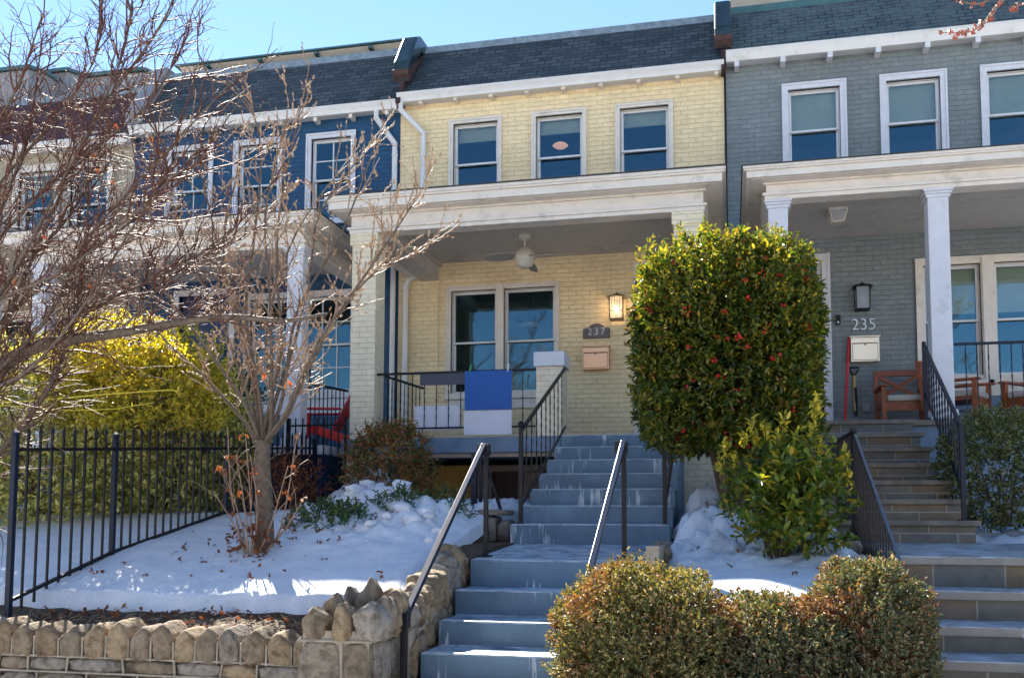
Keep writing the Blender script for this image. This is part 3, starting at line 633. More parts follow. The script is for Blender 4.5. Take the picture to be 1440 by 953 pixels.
steps_y = [6.88, 6.47, 6.08, 5.70, 5.33, 4.97]; steps_z = [lz[1], lz[2], lz[3], lz[3]-.18, lz[3]-.36, lz[3]-.54]
for a, z in zip(steps_y, steps_z):
    pts.append((a, z)); nz = steps_z[steps_z.index(z)+1] if z != steps_z[-1] else 0
    pts.append((a, nz))
mk('lower_steps', MB().prism_x(pts[::-1], xl0, xl1-.02), M['steps'], ST, bevel=.008)
rf = random.Random(5)
def frost_line(par, x0, x1, y, z, mean=.045, amp=.035):
    m = MB(); n = int((x1-x0)/.022); top = []; ph = rf.uniform(0,9)
    for i in range(n+1):
        xx = x0+(x1-x0)*i/n; w = max(.004, mean+amp*mn_(xx*5+ph, z*9)+amp*.8*mn_(xx*23, z*31+ph)); top.append((xx, w))
    vs = []; fs = []
    for xx, w in top: vs += [(xx, y+.004, z+.001), (xx, y+.004+w*.4, z+.0055), (xx, y+.004+w, z+.001)]
    for i in range(n): fs += [(3*i,3*i+3,3*i+4,3*i+1),(3*i+1,3*i+4,3*i+5,3*i+2)]
    m.v = vs; m.f = fs; mk('frost_line', m, M['snow'], par, smooth=True)
from mathutils import noise as _mn
def mn_(a, b): return _mn.noise((a, b, 3.3))
for i in range(7): frost_line(ST, xsl+.02, xsr-.02, 8.9+tr*i, zl0+rr*(i+1), .02, .04)
frost_line(ST, xl0+.02, xl1-.03, 7.31, zl1+.001, .05, .09)
for a, z in zip(steps_y, steps_z): frost_line(ST, xl0+.02, xl1-.05, a, z, .045, .07)
# grey-house stairs in bluestone
gx0, gx1 = .86, X(1372,8.9,740)
SG = thing('staircase', 'bluestone steps with overhanging slab treads leading to the grey house', 'staircase', (1.6, 5.5, 0))
gz0 = Z(1310, 763, 8.9); gr = (zgd-gz0)/7; gt = (YF-.14-8.9)/6
rm = MB(); pts = [(8.9, 0.2)]; y, z = 8.9, gz0
for i in range(7):
    z = gz0+gr*(i+1); pts.append((y, z-.05));
    if i < 6: y += gt; pts.append((y, z-.05))
pts += [(YF-.141, z-.05), (YF-.141, .2)]
rm.prism_x(pts, gx0, gx1); mk('risers', rm, M['riser'], SG)
for i in range(7):
    yy = 8.9+gt*i; z = gz0+gr*(i+1)
    mk('tread', MB().box(gx0-.03, gx1+.04, yy-.035, min(yy+gt+.0, YF-.142), z-.048, z), M['bluestone'], SG, bevel=.006)
gl1 = Z(1350, 782, 7.3); gx2, gx3 = 1.12, 3.2
M['frost'] = steps_mat('frosted_bluestone', (.16,.16,.15), (.22,.21,.19), (.50,.54,.58))
mk('landing_slab', MB().prism_x([(7.26,gl1-.06),(7.26,gl1),(8.899,gz0),(8.899,gz0-.06)], gx2-.03, gx3), M['frost'], SG, bevel=.006)
rm = MB(); gy = [7.3, 6.88, 6.47, 6.08, 5.7, 5.33]; gz = [gl1, Z(1350,830,6.88), Z(1370,880,6.47), Z(1370,928,6.08)]; gz += [gz[3]-.18, gz[3]-.36]
for i in range(6):
    yb = 8.89 if i == 0 else gy[i-1]-.001
    rm.box(gx2, gx3-.02, gy[i], yb, 0, gz[i]-.062)
    if i: mk('tread', MB().box(gx2-.03, gx3, gy[i]-.04, gy[i-1]-.002, gz[i]-.06, gz[i]), M['frost'], SG, bevel=.006)
mk('lower_risers', rm, M['riser'], SG)
# ================================================================== RAILINGS
# porch railing of yellow house
ry = YF+.1
za, zbz = Z(640, 523, ry), Z(640, 601, ry)
rail_thing('porch_railing', 'black iron porch railing hung with painted boards on the yellow house', (X(531,ry), ry), (X(753,ry), ry), zbz, zbz, za-zbz, 12, ends=(0,0))
rail_thing('porch_railing', 'short black side railing sloping behind the left porch pillar of the yellow house', (X(540,YF+.5), YF+.5), (X(596,YW-.6), YW-.6), zdk+.08, zdk+.08, Z(596,496+50,YW-.6)-zdk-.08, 9, ends=(0,0))
# stair railings, upper flight
xr1 = xsl+.06; y0_, y1_ = 9.1, ydk0-.0
zA = Z(734, 712, y0_); zB = Z(784, 600, y1_)
tA = Z(734, 606, y0_); tB = Z(787, 517, y1_)
rail_thing('stair_railing', 'black twisted-bar railing on the left of the upper blue steps, below the brick pier', (xr1, y0_), (xr1, y1_), zA, zB, (tA-zA+tB-zB)/2, 9, post_foot=(zl0+rr, None), ends=(1,0))
rail_thing('stair_railing', 'black twisted-bar railing on the right of the upper blue steps, under the holly', (xsr-.06, y0_), (xsr-.06, y1_), zA, zB, (tA-zA+tB-zB)/2, 9, post_foot=(zl0+rr, None), ends=(1,0))
# grey house railings
gy0, gy1 = 9.1, YF-.14
gA = Z(1355, 690, gy0); gtA = Z(1355, 600, gy0); gtB = Z(1297, 484, gy1); gB = gA+(gtB-gtA)
rail_thing('stair_railing', 'blue-black railing down the right of the bluestone steps in front of a white column', (X(1355,gy0,700), gy0), (X(1300,gy1,520), gy1), gA, gB, gtA-gA, 12, mt='blueblack', post_foot=(gz0+gr, zgd), knob=False, pw=.016)
gy0, gy1 = 6.15, 8.5
tA = Z(1283, 838, gy0); tB = Z(1201, 607, gy1)
th = rail_thing('stair_railing', 'long black picket railing with pale shining top rail left of the lower bluestone steps', (X(1283,gy0,838), gy0), (X(1201,gy1,607), gy1), tA-.85, tB-.85, .85, 20, cap_mt='steel', post_foot=(.6, 1.2), knob=False, twist=False, tr=.013)
xx8 = X(1201,8.5,607)
rail_thing('stair_railing', 'level black picket railing behind the laurel bush left of the bluestone steps', (xx8+.0, 8.56), (xx8, 10.6), tB-.95, tB-.9, .95, 17, knob=False, twist=False, post_foot=(1.1,1.3))
ry2 = YF+.1
rail_thing('porch_railing', 'black iron porch railing right of the front white column on the grey porch', (X(1342,ry2), ry2), (XP[4]-.5, ry2), Z(1400,577,ry2), Z(1400,577,ry2), Z(1400,482,ry2)-Z(1400,577,ry2), 18, ends=(0,0), mt='blueblack')
# square-section handrails of the lower blue flight
def handrail(label, foot, knee, head, land, cap=False):
    th = thing('handrail', label, 'handrail', foot)
    m = MB(); f, k, h, l = map(Vector, (foot, knee, head, land))
    d = (h-k).normalized(); s = Vector((1,0,0)); u = d.cross(s).normalized()
    c = (h+k)/2; L = (h-k).length/2
    mk('rail', MB().obox(c, s*.021, d*L, u*.012), M['steel'], th, bevel=.004)
    mk('rail_channel', MB().obox(c-u*.022*(-1 if u.z < 0 else 1), s*.016, d*L*.995, u*.009), M['blueblack'], th)
    mk('post', MB().bar((f.x,f.y,f.z), (f.x,f.y,k.z-.01), .04).obox((k.x,k.y,k.z-.02),(.035,0,0),(0,.035,0),(0,0,.05)), M['black'], th, bevel=.004)
    m = MB().bar((l.x,l.y,l.z), (l.x,l.y,h.z-.02), .036).box(l.x-.05, l.x+.05, l.y-.05, l.y+.05, l.z, l.z+.012)
    m.obox((l.x-.0,l.y,h.z-.05),(.03,0,0),(0,.03,0),(0,0,.045)).obox((l.x-.05,l.y-.02,h.z-.05),(.02,0,0),(0,.012,0),(0,0,.045))
    mk('post', m, M['black'], th, bevel=.003)
ya, yb_ = 5.85, 7.55
handrail('black and steel handrail left of the lower blue steps beside the stone pier', (X(568,ya,900), ya, .0), P(568,868,ya), P(681,624,yb_), (X(683,yb_,780), yb_, Z(683,782,yb_)))
ya = 5.95
handrail('black and steel handrail right of the lower blue steps rising out of the round hedge', (X(818,ya,900), ya, .0), P(814,862,ya), P(877,620,yb_), (X(878,yb_,780), yb_, Z(878,785,yb_)))
# gate posts below the deck
t = thing('iron_gate', 'black iron gate posts with diagonal brace under the blue-grey porch deck', 'gate', (X(670,9.6), 9.6, 1.2))
mk('post', MB().bar((X(668,9.6),9.6,1.2), (X(668,9.6),9.6,Z(668,636,9.6)), .055), M['blueblack'], t)
mk('post', MB().bar((X(677,9.9),9.9,1.2), (X(677,9.9),9.9,Z(677,640,9.9)), .03), M['blueblack'], t)
mk('brace', MB().bar(P(682,648,9.9), P(706,722,9.9), .03), M['black'], t)
# ================================================================== IRON FENCE
def terr(x, y):    # left terrace height
    return float(np.interp(y, [5.9, 6.3, 7.5, 9.25, 11.5, 14.3], [.80, .88, 1.22, 1.55, 1.66, 1.70]))
FX = X(14, 6.15, 800)
FE = thing('iron_fence', 'black spear-topped iron fence running back across the snow between the gardens', 'fence', (FX, 6.15, .8))
yf = [6.15, 7.35, 9.25, 11.45]
def ftop(y): return float(np.interp(y, [6.15, 11.45], [Z(14,632,6.15), Z(14,632,6.15)+.42]))
def fbot(y): return terr(FX, y)+.15
for y in yf:
    m = MB().bar((FX,y,terr(FX,y)-.1), (FX,y,ftop(y)+.10), .040).lathe((FX,y,ftop(y)+.10), [(.02,0),(.034,.015),(.034,.03),(.005,.05)], 8)
    mk('post', m, M['blueblack'], FE)
for a, b in zip(yf, yf[1:]):
    mk('top_rail', MB().bar((FX,a,ftop(a)),(FX,b,ftop(b)),.026), M['black'], FE); mk('bottom_rail', MB().bar((FX,a,fbot(a)),(FX,b,fbot(b)),.026), M['black'], FE)
    n = int((b-a)/.125)
    for i in range(1, n):
        y = a+(b-a)*i/n; zt_ = ftop(y)+.12
        m = MB().bar((FX,y,fbot(y)-.09),(FX,y,zt_),.016).lathe((FX,y,zt_-.01),[(.008,0),(.021,.025),(.012,.05),(.001,.085)],4)
        mk('picket', m, M['black'], FE)
# ornamental side railing of blue porch
yo = YF-.25
o = thing('ornamental_railing', 'black ornamental scroll railing panel beside the red chair and blue base', 'railing', (X(408,yo), yo, Z(440,700,yo)))
xa, xb = X(408,yo), X(488,yo); zlo, zhi = Z(440,702,yo), Z(440,598,yo)
mk('frame', MB().bar((xa,yo,zlo),(xa,yo,zhi+.1),.045).bar((xb,yo,zlo),(xb,yo,zhi+.1),.03).bar((xa,yo,zhi),(xb,yo,zhi),.022).bar((xa,yo,zlo+.05),(xb,yo,zlo+.05),.022), M['black'], o)
for i in range(1, 8):
    xx = xa+(xb-xa)*i/8; k = 24
    m = MB().bar((xx,yo,zlo),(xx,yo,zhi+.1),.014)
    for sg in (-1, 1): m.tube([(xx+sg*.028*abs(math.sin(j*.65)), yo, zlo+.08+j*(zhi-zlo)*.55/k) for j in range(k)], .006, 4)
    mk('scroll_bar', m, M['black'], o)
# porch railing of the blue house
rail_thing('porch_railing', 'black sloping railing in front of the red chair on the blue house porch', (X(432,YF+.3), YF+.3), (X(490,YF+1.2), YF+1.2), zbd+.05, zbd+.05, Z(436,538,YF+.3)-zbd-.05, 9, ends=(0,0), twist=False)
#PART2
# ================================================================== SMALL THINGS ON THE HOUSES
def ico(sub=2):
    b = bmesh.new(); bmesh.ops.create_icosphere(b, subdivisions=sub, radius=1)
    v = np.array([p.co[:] for p in b.verts]); f = [tuple(q.index for q in p.verts) for p in b.faces]; b.free(); return v, f
ICO = {k: ico(k) for k in (1, 2, 3, 4)}
from mathutils import noise as mn
def rock(mb, c, w, d, h, seed=0, peak=0.0, k=5, sub=3, amp=.12, cut=.80):
    v, f = ICO[4 if sub == 3 else sub]; out = []; rs = random.Random(seed*13+5); pl_ = []
    for _ in range(14 if sub == 3 else 8):
        nn = Vector((rs.gauss(0,1), -abs(rs.gauss(0,1)) if rs.random() < .7 else rs.gauss(0,1), rs.gauss(0,.9))).normalized()
        pl_.append((nn, (sum(abs(t)**(k/(k-1)) for t in nn)**((k-1)/k))*rs.uniform(cut,.985)))
    px_ = rs.uniform(-.25,.25)
    for x, y, z in v:
        q = (abs(x)**k+abs(y)**k+abs(z)**k)**(-1/k); x, y, z = x*q, y*q, z*q
        for nn, dd in pl_:
            t = x*nn.x+y*nn.y+z*nn.z-dd
            if t > 0: x -= nn.x*t; y -= nn.y*t; z -= nn.z*t
        if z > 0: z = z*(1-peak*abs(x-px_)**1.15)
        n = mn.noise((x*1.1+seed*7.3, y*1.1+seed, z*1.1))*amp*1.6+mn.noise((x*3+seed*3, y*3, z*3+seed))*amp*.6+mn.noise((x*9+seed*3, y*9, z*9+seed))*amp*.16
        out.append((c[0]+x*w/2*(1+n), c[1]+y*d/2*(1+n), c[2]+z*h/2*(1+n*.8)))
    return mb.add(out, f)
# ceiling fan
fy = 13.0; fc = P(738, 333, fy); zc_ = zcl
t = thing('ceiling_fan', 'ivory ceiling fan with three blades under the yellow house porch ceiling', 'ceiling fan', (fc.x, fy, zc_))
hub = Z(732, 362, fy)
mk('canopy_mount', MB().lathe((fc.x,fy,zc_), [(.075,0),(.085,-.02),(.085,-.05),(.03,-.075)], 20), M['fanwhite'], t, smooth=False)
mk('rod', MB().tube([(fc.x,fy,zc_-.07),(fc.x,fy,hub+.1)], .014, 8), M['fanwhite'], t)
mk('motor', MB().lathe((fc.x,fy,hub), [(.02,.15),(.05,.14),(.11,.09),(.15,.03),(.155,-.03),(.13,-.06),(.125,-.07),(.11,-.12),(.06,-.155),(.01,-.165)], 24), M['fanwhite'], t, smooth=True)
for k in range(3):
    a = math.radians(-32+120*k); u = Vector((math.cos(a), math.sin(a), 0)); v = Vector((-u.y,u.x,.35)).normalized(); m = MB()
    vs = []; n = 8
    for i in range(n+1):
        s = i/n; w = .045+.05*math.sin(s*2.6+.3)
        c = Vector((fc.x,fy,hub-.0))+u*(.12+.46*s)+Vector((0,0,-.06*s))
        vs += [c-v*w, c+v*w, c+v*w+Vector((0,0,.012)), c-v*w+Vector((0,0,.012))]
    fs = [(i*4+j, i*4+(j+1)%4, i*4+4+(j+1)%4, i*4+4+j) for i in range(n) for j in range(4)]+[(3,2,1,0),(n*4,n*4+1,n*4+2,n*4+3)]
    mk('blade', m.add(vs, fs), M['fanblade'], t)
# lit wall lantern, number 237 side
def lantern(label, px0, px1, py0, py1, lit, mt, slats):
    yl = YW-.14; a, b = X(px0,yl), X(px1,yl); z1, z0 = Z((px0+px1)/2, py0, yl), Z((px0+px1)/2, py1, yl); c = (a+b)/2; w = (b-a)*.36; h = z1-z0
    t = thing('wall_lantern', label, 'lantern', (c, YW, (z0+z1)/2))
    mk('back_plate', MB().box(c-.045, c+.045, YW-.015, YW-.002, z0+h*.1, z1).box(c-.012, c+.012, yl, YW-.016, z0+h*.85, z0+h*.9), M[mt], t)
    m = MB(); zt = z0+h*.80
    m.add([(c-w*1.45,yl-w*1.45,zt),(c+w*1.45,yl-w*1.45,zt),(c+w*1.45,yl+w*1.3,zt),(c-w*1.45,yl+w*1.3,zt),(c-w*.8,yl-w*.8,zt+h*.08),(c+w*.8,yl-w*.8,zt+h*.08),(c+w*.8,yl+w*.8,zt+h*.08),(c-w*.8,yl+w*.8,zt+h*.08)],
          [(0,3,2,1),(4,5,6,7),(0,1,5,4),(1,2,6,5),(2,3,7,6),(3,0,4,7)])
    m.lathe((c,yl,zt+h*.08), [(w*.55,0),(w*.5,h*.05),(.012,h*.07),(.008,h*.12)], 10)
    mk('roof', m, M[mt], t)
    m = MB().box(c-w*1.05,c+w*1.05,yl-w*1.05,yl+w*1.05,z0,z0+.014)
    for sx in (-1,1):
        for sy in (-1,1): m.bar((c+sx*w,yl+sy*w,z0+.01),(c+sx*w,yl+sy*w,zt),.014)
    if slats:
        for i in range(1,5): m.bar((c-w+2*w*i/5, yl-w, z0+h*.36),(c-w+2*w*i/5, yl-w, zt),.007)
        m.bar((c-w, yl-w, z0+h*.3),(c+w, yl-w, z0+h*.3),.01)
    mk('cage', m, M[mt], t)
    mk('glass_panel', MB().box(c-w*.93,c+w*.93,yl-w*.93,yl+w*.93,z0+.016,zt-.004), M['lampglass' if lit else 'lampglass2'], t)
    mk('bulb', MB().lathe((c,yl,z0+h*.28), [(.012,0),(.03,.04),(.03,.07),(.008,.1)], 12), M['bulb' if lit else 'plastic_white'], t)
def lampglass(name, col, e):
    m, nt, bs = mat(name); bs.inputs['Base Color'].default_value = c4(col); bs.inputs['Roughness'].default_value = .2
    tr = N(nt, 'ShaderNodeBsdfTransparent'); tr.inputs[0].default_value = (.95,.9,.85,1); mx = N(nt, 'ShaderNodeMixShader'); mx.inputs[0].default_value = .35
    nt.links.new(tr.outputs[0], mx.inputs[1]); nt.links.new(bs.outputs[0], mx.inputs[2]); nt.links.new(mx.outputs[0], nt.nodes['Material Output'].inputs[0])
    if e: bs.inputs['Emission Color'].default_value = (1,.75,.5,1); bs.inputs['Emission Strength'].default_value = e
    return m
M['lampglass'] = lampglass('lit_lantern_glass', (.50,.46,.42), .14); M['lampglass2'] = lampglass('lantern_glass', (.6,.65,.72), 0)
M['bronze'] = plain('bronze_metal', (.10,.075,.055), .35, metal=.7)
lantern('lit bronze box lantern with ribbed glass above the 237 plaque', 855, 880, 411, 450, True, 'bronze', True)
lantern('unlit black box lantern above the silver number 235', 1201, 1228, 396, 436, False, 'black', False)
pl = bpy.data.lights.new('lantern_light', 'POINT'); pl.energy = .9; pl.color = (1,.72,.42); pl.shadow_soft_size = .05
plo = bpy.data.objects.new('lantern_light', pl); C.objects.link(plo); plo.location = (X(867,YW-.14), YW-.14, Z(867,418,YW-.14)-.13)
# plaque 237
a, b = X(820,YW), X(858,YW); z0, z1 = Z(840,476,YW), Z(840,455,YW); c = (a+b)/2; hh = (z1-z0)
def arch(a, b, z0, z1, sh):
    w = b-a; c = (a+b)/2
    return [(a,z0),(b,z0),(b,z0+sh),(c+w*.33,z0+sh+.01)]+[(c+w*.28*math.cos(PI*i/10), z0+sh+.012+(z1-z0-sh-.012)*math.sin(PI*i/10)) for i in range(11)]+[(c-w*.33,z0+sh+.01),(a,z0+sh)]
t = thing('number_plaque', 'pewter arched plaque reading 237 on yellow brick above a brass mailbox', 'plaque', (c, YW, z0))
mk('plate', MB().prism_y(arch(a,b,z0,z1,hh*.66), YW-.018, YW-.002), M['bronze'], t, bevel=.003)
mk('plate_face', MB().prism_y(arch(a+.014,b-.014,z0+.014,z1-.014,hh*.62), YW-.022, YW-.0185), M['plaque'], t)
mk_text('237', .155, .004, (c, YW-.026, z0+hh*.44), 'silver', t, 'digits', (.95,1), space=1.35)
# house number 235
c = (X(1200,YW)+X(1231,YW))/2
t = thing('house_number', 'silver digits 235 mounted on grey brick under the black lantern', 'house number', (c, YW, Z(1215,457,YW)))
mk_text('235', .235, .008, (c, YW-.02, Z(1215,457,YW)), 'silver', t, 'digits', (.92,1), space=1.05)
# mailboxes
def mailbox(label, px0, px1, py0, py1, mt):
    yl = YW-.12; a, b = X(px0,yl), X(px1,yl); z0, z1 = Z((px0+px1)/2,py1,yl), Z((px0+px1)/2,py0,yl)
    t = thing('mailbox', label, 'mailbox', ((a+b)/2, YW, z0))
    mk('box', MB().box(a, b, yl, YW-.003, z0, z1-.02), M[mt], t, bevel=.004)
    mk('lid', MB().box(a-.014, b+.014, yl-.025, YW-.003, z1-.018, z1), M[mt], t, bevel=.003)
    mk('front_panel', MB().box(a+.025, b-.025, yl-.006, yl-.001, z0+.025, z1-.115), M[mt], t, bevel=.002)
    mk('slot_flap', MB().box(a+.02, b-.02, yl-.01, yl-.001, z1-.10, z1-.035), M[mt], t, bevel=.003)
    mk('panel_groove', MB().box(a+.02,b-.02,yl-.0015,yl-.0005,z1-.112,z1-.102).box(a+.02,b-.02,yl-.0015,yl-.0005,z0+.018,z0+.024).box(a+.018,a+.024,yl-.0015,yl-.0005,z0+.018,z1-.102).box(b-.024,b-.018,yl-.0015,yl-.0005,z0+.018,z1-.102), M['bronze'], t)
    mk('lock', MB().lathe(((a+b)/2, yl-.02, z1-.125), [(.002,0),(.012,.002),(.012,.02)], 10, 'y'), M['bronze'], t)
mailbox('pinkish brass mailbox on yellow brick below the 237 plaque', 819, 856, 486, 519, 'gold')
mailbox('pale gold mailbox on grey brick below the number 235', 1197, 1237, 472, 508, 'champagne')
t = thing('doorbell', 'small black video doorbell left of the silver number 235', 'doorbell', (X(1179,YW), YW, Z(1179,450,YW)))
mk('body', MB().box(X(1176,YW),X(1183,YW),YW-.03,YW-.002,Z(1179,457,YW),Z(1179,443,YW)), M['black'], t, bevel=.006)
mk('button', MB().lathe((X(1179.5,YW),YW-.036,Z(1179,453.5,YW)),[(.012,0),(.016,.006)],12,'y'), M['silver'], t)
t = thing('outlet_box', 'grey outdoor outlet box low on grey brick beside the shovel', 'outlet', (X(1216,YW),YW,Z(1216,574,YW)))
mk('cover', MB().box(X(1211,YW),X(1222,YW),YW-.05,YW-.002,Z(1216,580,YW),Z(1216,567,YW)), M['greysiding'], t, bevel=.008)
mk('flap', MB().box(X(1212.5,YW),X(1220.5,YW),YW-.058,YW-.0505,Z(1216,579,YW),Z(1216,568.5,YW)), M['greysiding'], t, bevel=.003)
# porch ceiling light of grey house
yl = 12.9; a, b = X(1164,yl,300), X(1191,yl,300); c = (a+b)/2; w = (b-a)/2; zz = gfc = zgc
t = thing('ceiling_light', 'white square ceiling light under the grey porch roof', 'ceiling light', (c, yl, zz)); m = MB()
def frust(m, c, yl, w0, w1, z0, z1): 
    return m.add([(c-w0,yl-w0,z0),(c+w0,yl-w0,z0),(c+w0,yl+w0,z0),(c-w0,yl+w0,z0),(c-w1,yl-w1,z1),(c+w1,yl-w1,z1),(c+w1,yl+w1,z1),(c-w1,yl+w1,z1)],[(0,3,2,1),(4,5,6,7),(0,1,5,4),(1,2,6,5),(2,3,7,6),(3,0,4,7)])
mk('base_plate', frust(MB(), c, yl, w*.95, w, zz-.03, zz-.002), M['fanwhite'], t)
m = MB()
for sx,sy in ((-1,-1),(1,-1),(1,1),(-1,1)): m.bar((c+sx*w*.9,yl+sy*w*.9,zz-.03),(c+sx*w*.6,yl+sy*w*.6,zz-.17),.016)
frust(m, c, yl, w*.62, w*.65, zz-.185, zz-.165)
mk('cage', m, M['fanwhite'], t); mk('glass_shade', frust(MB(), c, yl, w*.55, w*.83, zz-.163, zz-.032), M['lampglass2'], t)
# pendant lamps seen through the glass
def pendant(label, px, py, Y, r, lit, top):
    c = P(px, py, Y); t = thing('pendant_lamp', label, 'lamp', (c.x, Y, c.z))
    mk('shade', MB().lathe((c.x,Y,c.z-.05),[(.02,0),(r*.6,.012),(r,.05),(r*.75,.08),(.03,.11)],20), M['lampglow' if lit else 'plastic_white'], t, smooth=True)
    mk('cord', MB().tube([(c.x,Y,c.z+.06),(c.x,Y,top)],.012,6), M['bronze'], t)
pendant('glowing round lamp seen inside the middle upper window of the yellow house', 788, 205, YW+.9, .13, True, Z(788,180,YW+.9))
pendant('pale dish lamp seen inside the right lower window of the yellow house', 745, 457, YW+1.0, .17, False, Z(745,415,YW+1))
# boards on the yellow porch railing
by = YF+.06
def board(label, px0, px1, py0, py1, mt, Y, th=.012, tilt=0):
    a, b = X(px0,Y), X(px1,Y); z1, z0 = Z((px0+px1)/2,py0,Y), Z((px0+px1)/2,py1,Y)
    o = mk('painted_board', MB().obox(((a+b)/2, Y, (z0+z1)/2), ((b-a)/2,0,tilt), (0,th/2,0), (-tilt*.5,0,(z1-z0)/2)), M[mt], None, label, 'board', None, bevel=.002, org=((a+b)/2,Y,z0)); return o
board('narrow charcoal board clipped under the top rail of the porch railing', 591, 655, 525, 541, 'board_grey', by-.02)
board('royal blue square board hanging on the porch railing', 654, 720, 521, 576, 'board_blue', by-.045)
board('white board hanging directly below the royal blue board', 653, 720, 576.5, 611, 'board_white', by-.03)
board('low white board standing behind the porch railing bars', 584, 649, 570, 605, 'board_white', ry+.06)
for i, (px, py, l) in enumerate(((661, 518, 'green plastic clip at the left top of the blue board'), (714, 517, 'tiny white clip at the right top of the blue board'))):
    q = P(px, py, by-.05); mk('clip', MB().bar(q+Vector((0,0,-.05)), q+Vector((.02,0,.05)), .012).bar(q+Vector((0,-.015,-.05)), q+Vector((.005,.01,.04)), .012), M['clip' if i == 0 else 'plastic_white'], None, l, 'clip', org=q)
# wooden chairs on the grey porch
def wchair(label, px0, px1, Y, rot, two=False, side=False):
    a, b = X(px0,Y,550), X(px1,Y,550); w = b-a if not side else .62; c = Vector(((a+b)/2, Y, zgd)); 
    t = thing('wooden_chair', label, 'chair', c, 'wooden chairs on the grey porch')
    R_ = Matrix.Rotation(rot, 3, 'Z')
    def bx(x0,x1,y0,y1,z0,z1):
        cc = R_ @ Vector(((x0+x1)/2,(y0+y1)/2,(z0+z1)/2)); return MB().obox(c+cc, R_@Vector(((x1-x0)/2,0,0)), R_@Vector((0,(y1-y0)/2,0)), Vector((0,0,(z1-z0)/2)))
    def br(p,q,ww): return MB().bar(c+R_@Vector(p), c+R_@Vector(q), ww)
    h = w/2; d = .28
    for sx in (-1,1):
        mk('leg', bx(sx*h-.03,sx*h+.03,-d-.03,-d+.03,0,.60), M['wood'], t, bevel=.004); mk('leg', br((sx*h,d,0),(sx*h,d+.12,.90),.055), M['wood'], t)
        mk('armrest', bx(sx*h-.045,sx*h+.045,-d-.07,d+.06,.60,.63), M['wood'], t, bevel=.006)
    mk('seat', bx(-h,h,-d,d,.36,.40), M['wood'], t); mk('apron', bx(-h+.03,h-.03,-d-.015,-d+.015,.28,.37), M['wood'], t)
    mk('cushion', bx(-h+.035,h-.035,-d-.02,d-.02,.405,.49), M['cushion'], t, bevel=.03)
    m = MB()
    for q in (br((-h,d+.115,.87),(h,d+.115,.87),.075), br((-h,d+.05,.46),(h,d+.05,.46),.05), br((-h,d+.06,.50),(h,d+.11,.85),.05), br((h,d+.06,.50),(-h,d+.11,.85),.05)): m.add(q.v, q.f)
    mk('backrest', m, M['wood'], t)
wchair('reddish wooden porch chair with crossed back left of the blue-black stair railing', 1238, 1302, 13.5, 0)
wchair('reddish wooden armchair turned sideways right of the front white column', 1330, 1366, 13.2, math.radians(62), side=True)
wchair('wooden armchair cut off by the right edge of the photo', 1440, 1490, 13.2, math.radians(-50), side=True)
# shovel and broom
q0 = P(1202, 590, YW-.1); q1 = P(1201, 528, YW-.05)
t = thing('shovel', 'shovel with black D-grip and yellow wooden shaft leaning on grey brick', 'shovel', (q0.x,q0.y,zgd))
mk('shaft', MB().tube([P(1203,578,YW-.1), q1], .019, 8), M['rod'], t)
g = P(1201.5, 517, YW-.05); e = .055
mk('grip', MB().tube([q1, q1+Vector((-e*.9,0,.06)), g+Vector((-e,0,.0)), g+Vector((e,0,0)), q1+Vector((e*.9,0,.06)), q1], .013, 6), M['black'], t)
mk('blade', MB().prism_y([(q0.x-.10,zgd+.02),(q0.x-.05,zgd+.002),(q0.x+.06,zgd+.002),(q0.x+.11,zgd+.02),(q0.x+.10,zgd+.2),(q0.x+.02,zgd+.25),(q0.x-.02,zgd+.25),(q0.x-.09,zgd+.2)], YW-.13, YW-.12).tube([P(1204,585,YW-.1),P(1203,545,YW-.08)],.021,8), M['black'], t)
t = thing('broom', 'dark red pole leaning on grey brick between the door and shovel', 'broom', (X(1187,YW-.2),YW-.2,zgd))
mk('handle', MB().tube([(X(1187,YW-.2,590),YW-.2,zgd+.05), P(1194,474,YW-.04)], .02, 8), M['redpole'] if 'redpole' in M else M['red'], t)
mk('head', MB().box(X(1187,YW-.2,590)-.10,X(1187,YW-.2,590)+.10,YW-.24,YW-.16,zgd+.001,zgd+.05), M['red'], t, bevel=.01)
q = P(1393, 574, 13.1)
mb = MB(); rock(mb, (q.x,q.y,zgd+.13), .34,.3,.26, 3, 0, 3, 3, .2)
mk('plastic_bag', mb, M['plastic_white'], None, 'crumpled white bag on the grey porch floor behind the railing', 'bag', smooth=True, org=(q.x,q.y,zgd))
# red adirondack chairs on the blue porch
def adir(label, px, Y, rot):
    c = Vector((X(px,Y,590), Y, zbd)); t = thing('adirondack_chair', label, 'chair', c, 'red chairs on the blue porch'); R_ = Matrix.Rotation(rot,3,'Z')
    def ob(p, u, v, w): return MB().obox(c+R_@Vector(p), R_@Vector(u), R_@Vector(v), R_@Vector(w))
    for i in range(5):
        x = -.22+.11*i; hgt = .37-.03*abs(i-2)
        mk('back_slat', ob((x*1.15,.36,.42+hgt*.62),(.048,0,0),(0,.01,0),(x*.25,.20*hgt/.37,hgt)), M['red'], t)
    for i in range(5): mk('seat_slat', ob((0,-.25+.11*i,.36-.03*i),(.27,0,0),(0,.048,-.012),(0,.001,.01)), M['red'], t)
    for sx in (-1,1):
        mk('armrest', ob((sx*.33,-.05,.56),(.065,0,0),(0,.36,0),(0,0,.011)), M['red'], t, bevel=.004)
        mk('leg', ob((sx*.31,-.32,.27),(.012,0,0),(0,.05,0),(0,0,.275)), M['red'], t); mk('leg', ob((sx*.29,.12,.22),(.012,0,0),(0,.46,-.14),(0,.02,.055)), M['red'], t)
adir('bright red plastic slatted chair behind the sloping railing next to the left brick pillar', 455, 12.6, math.radians(-78))
adir('red plastic slatted chair mostly hidden behind bare branches and iron pickets', 302, 12.6, math.radians(65))
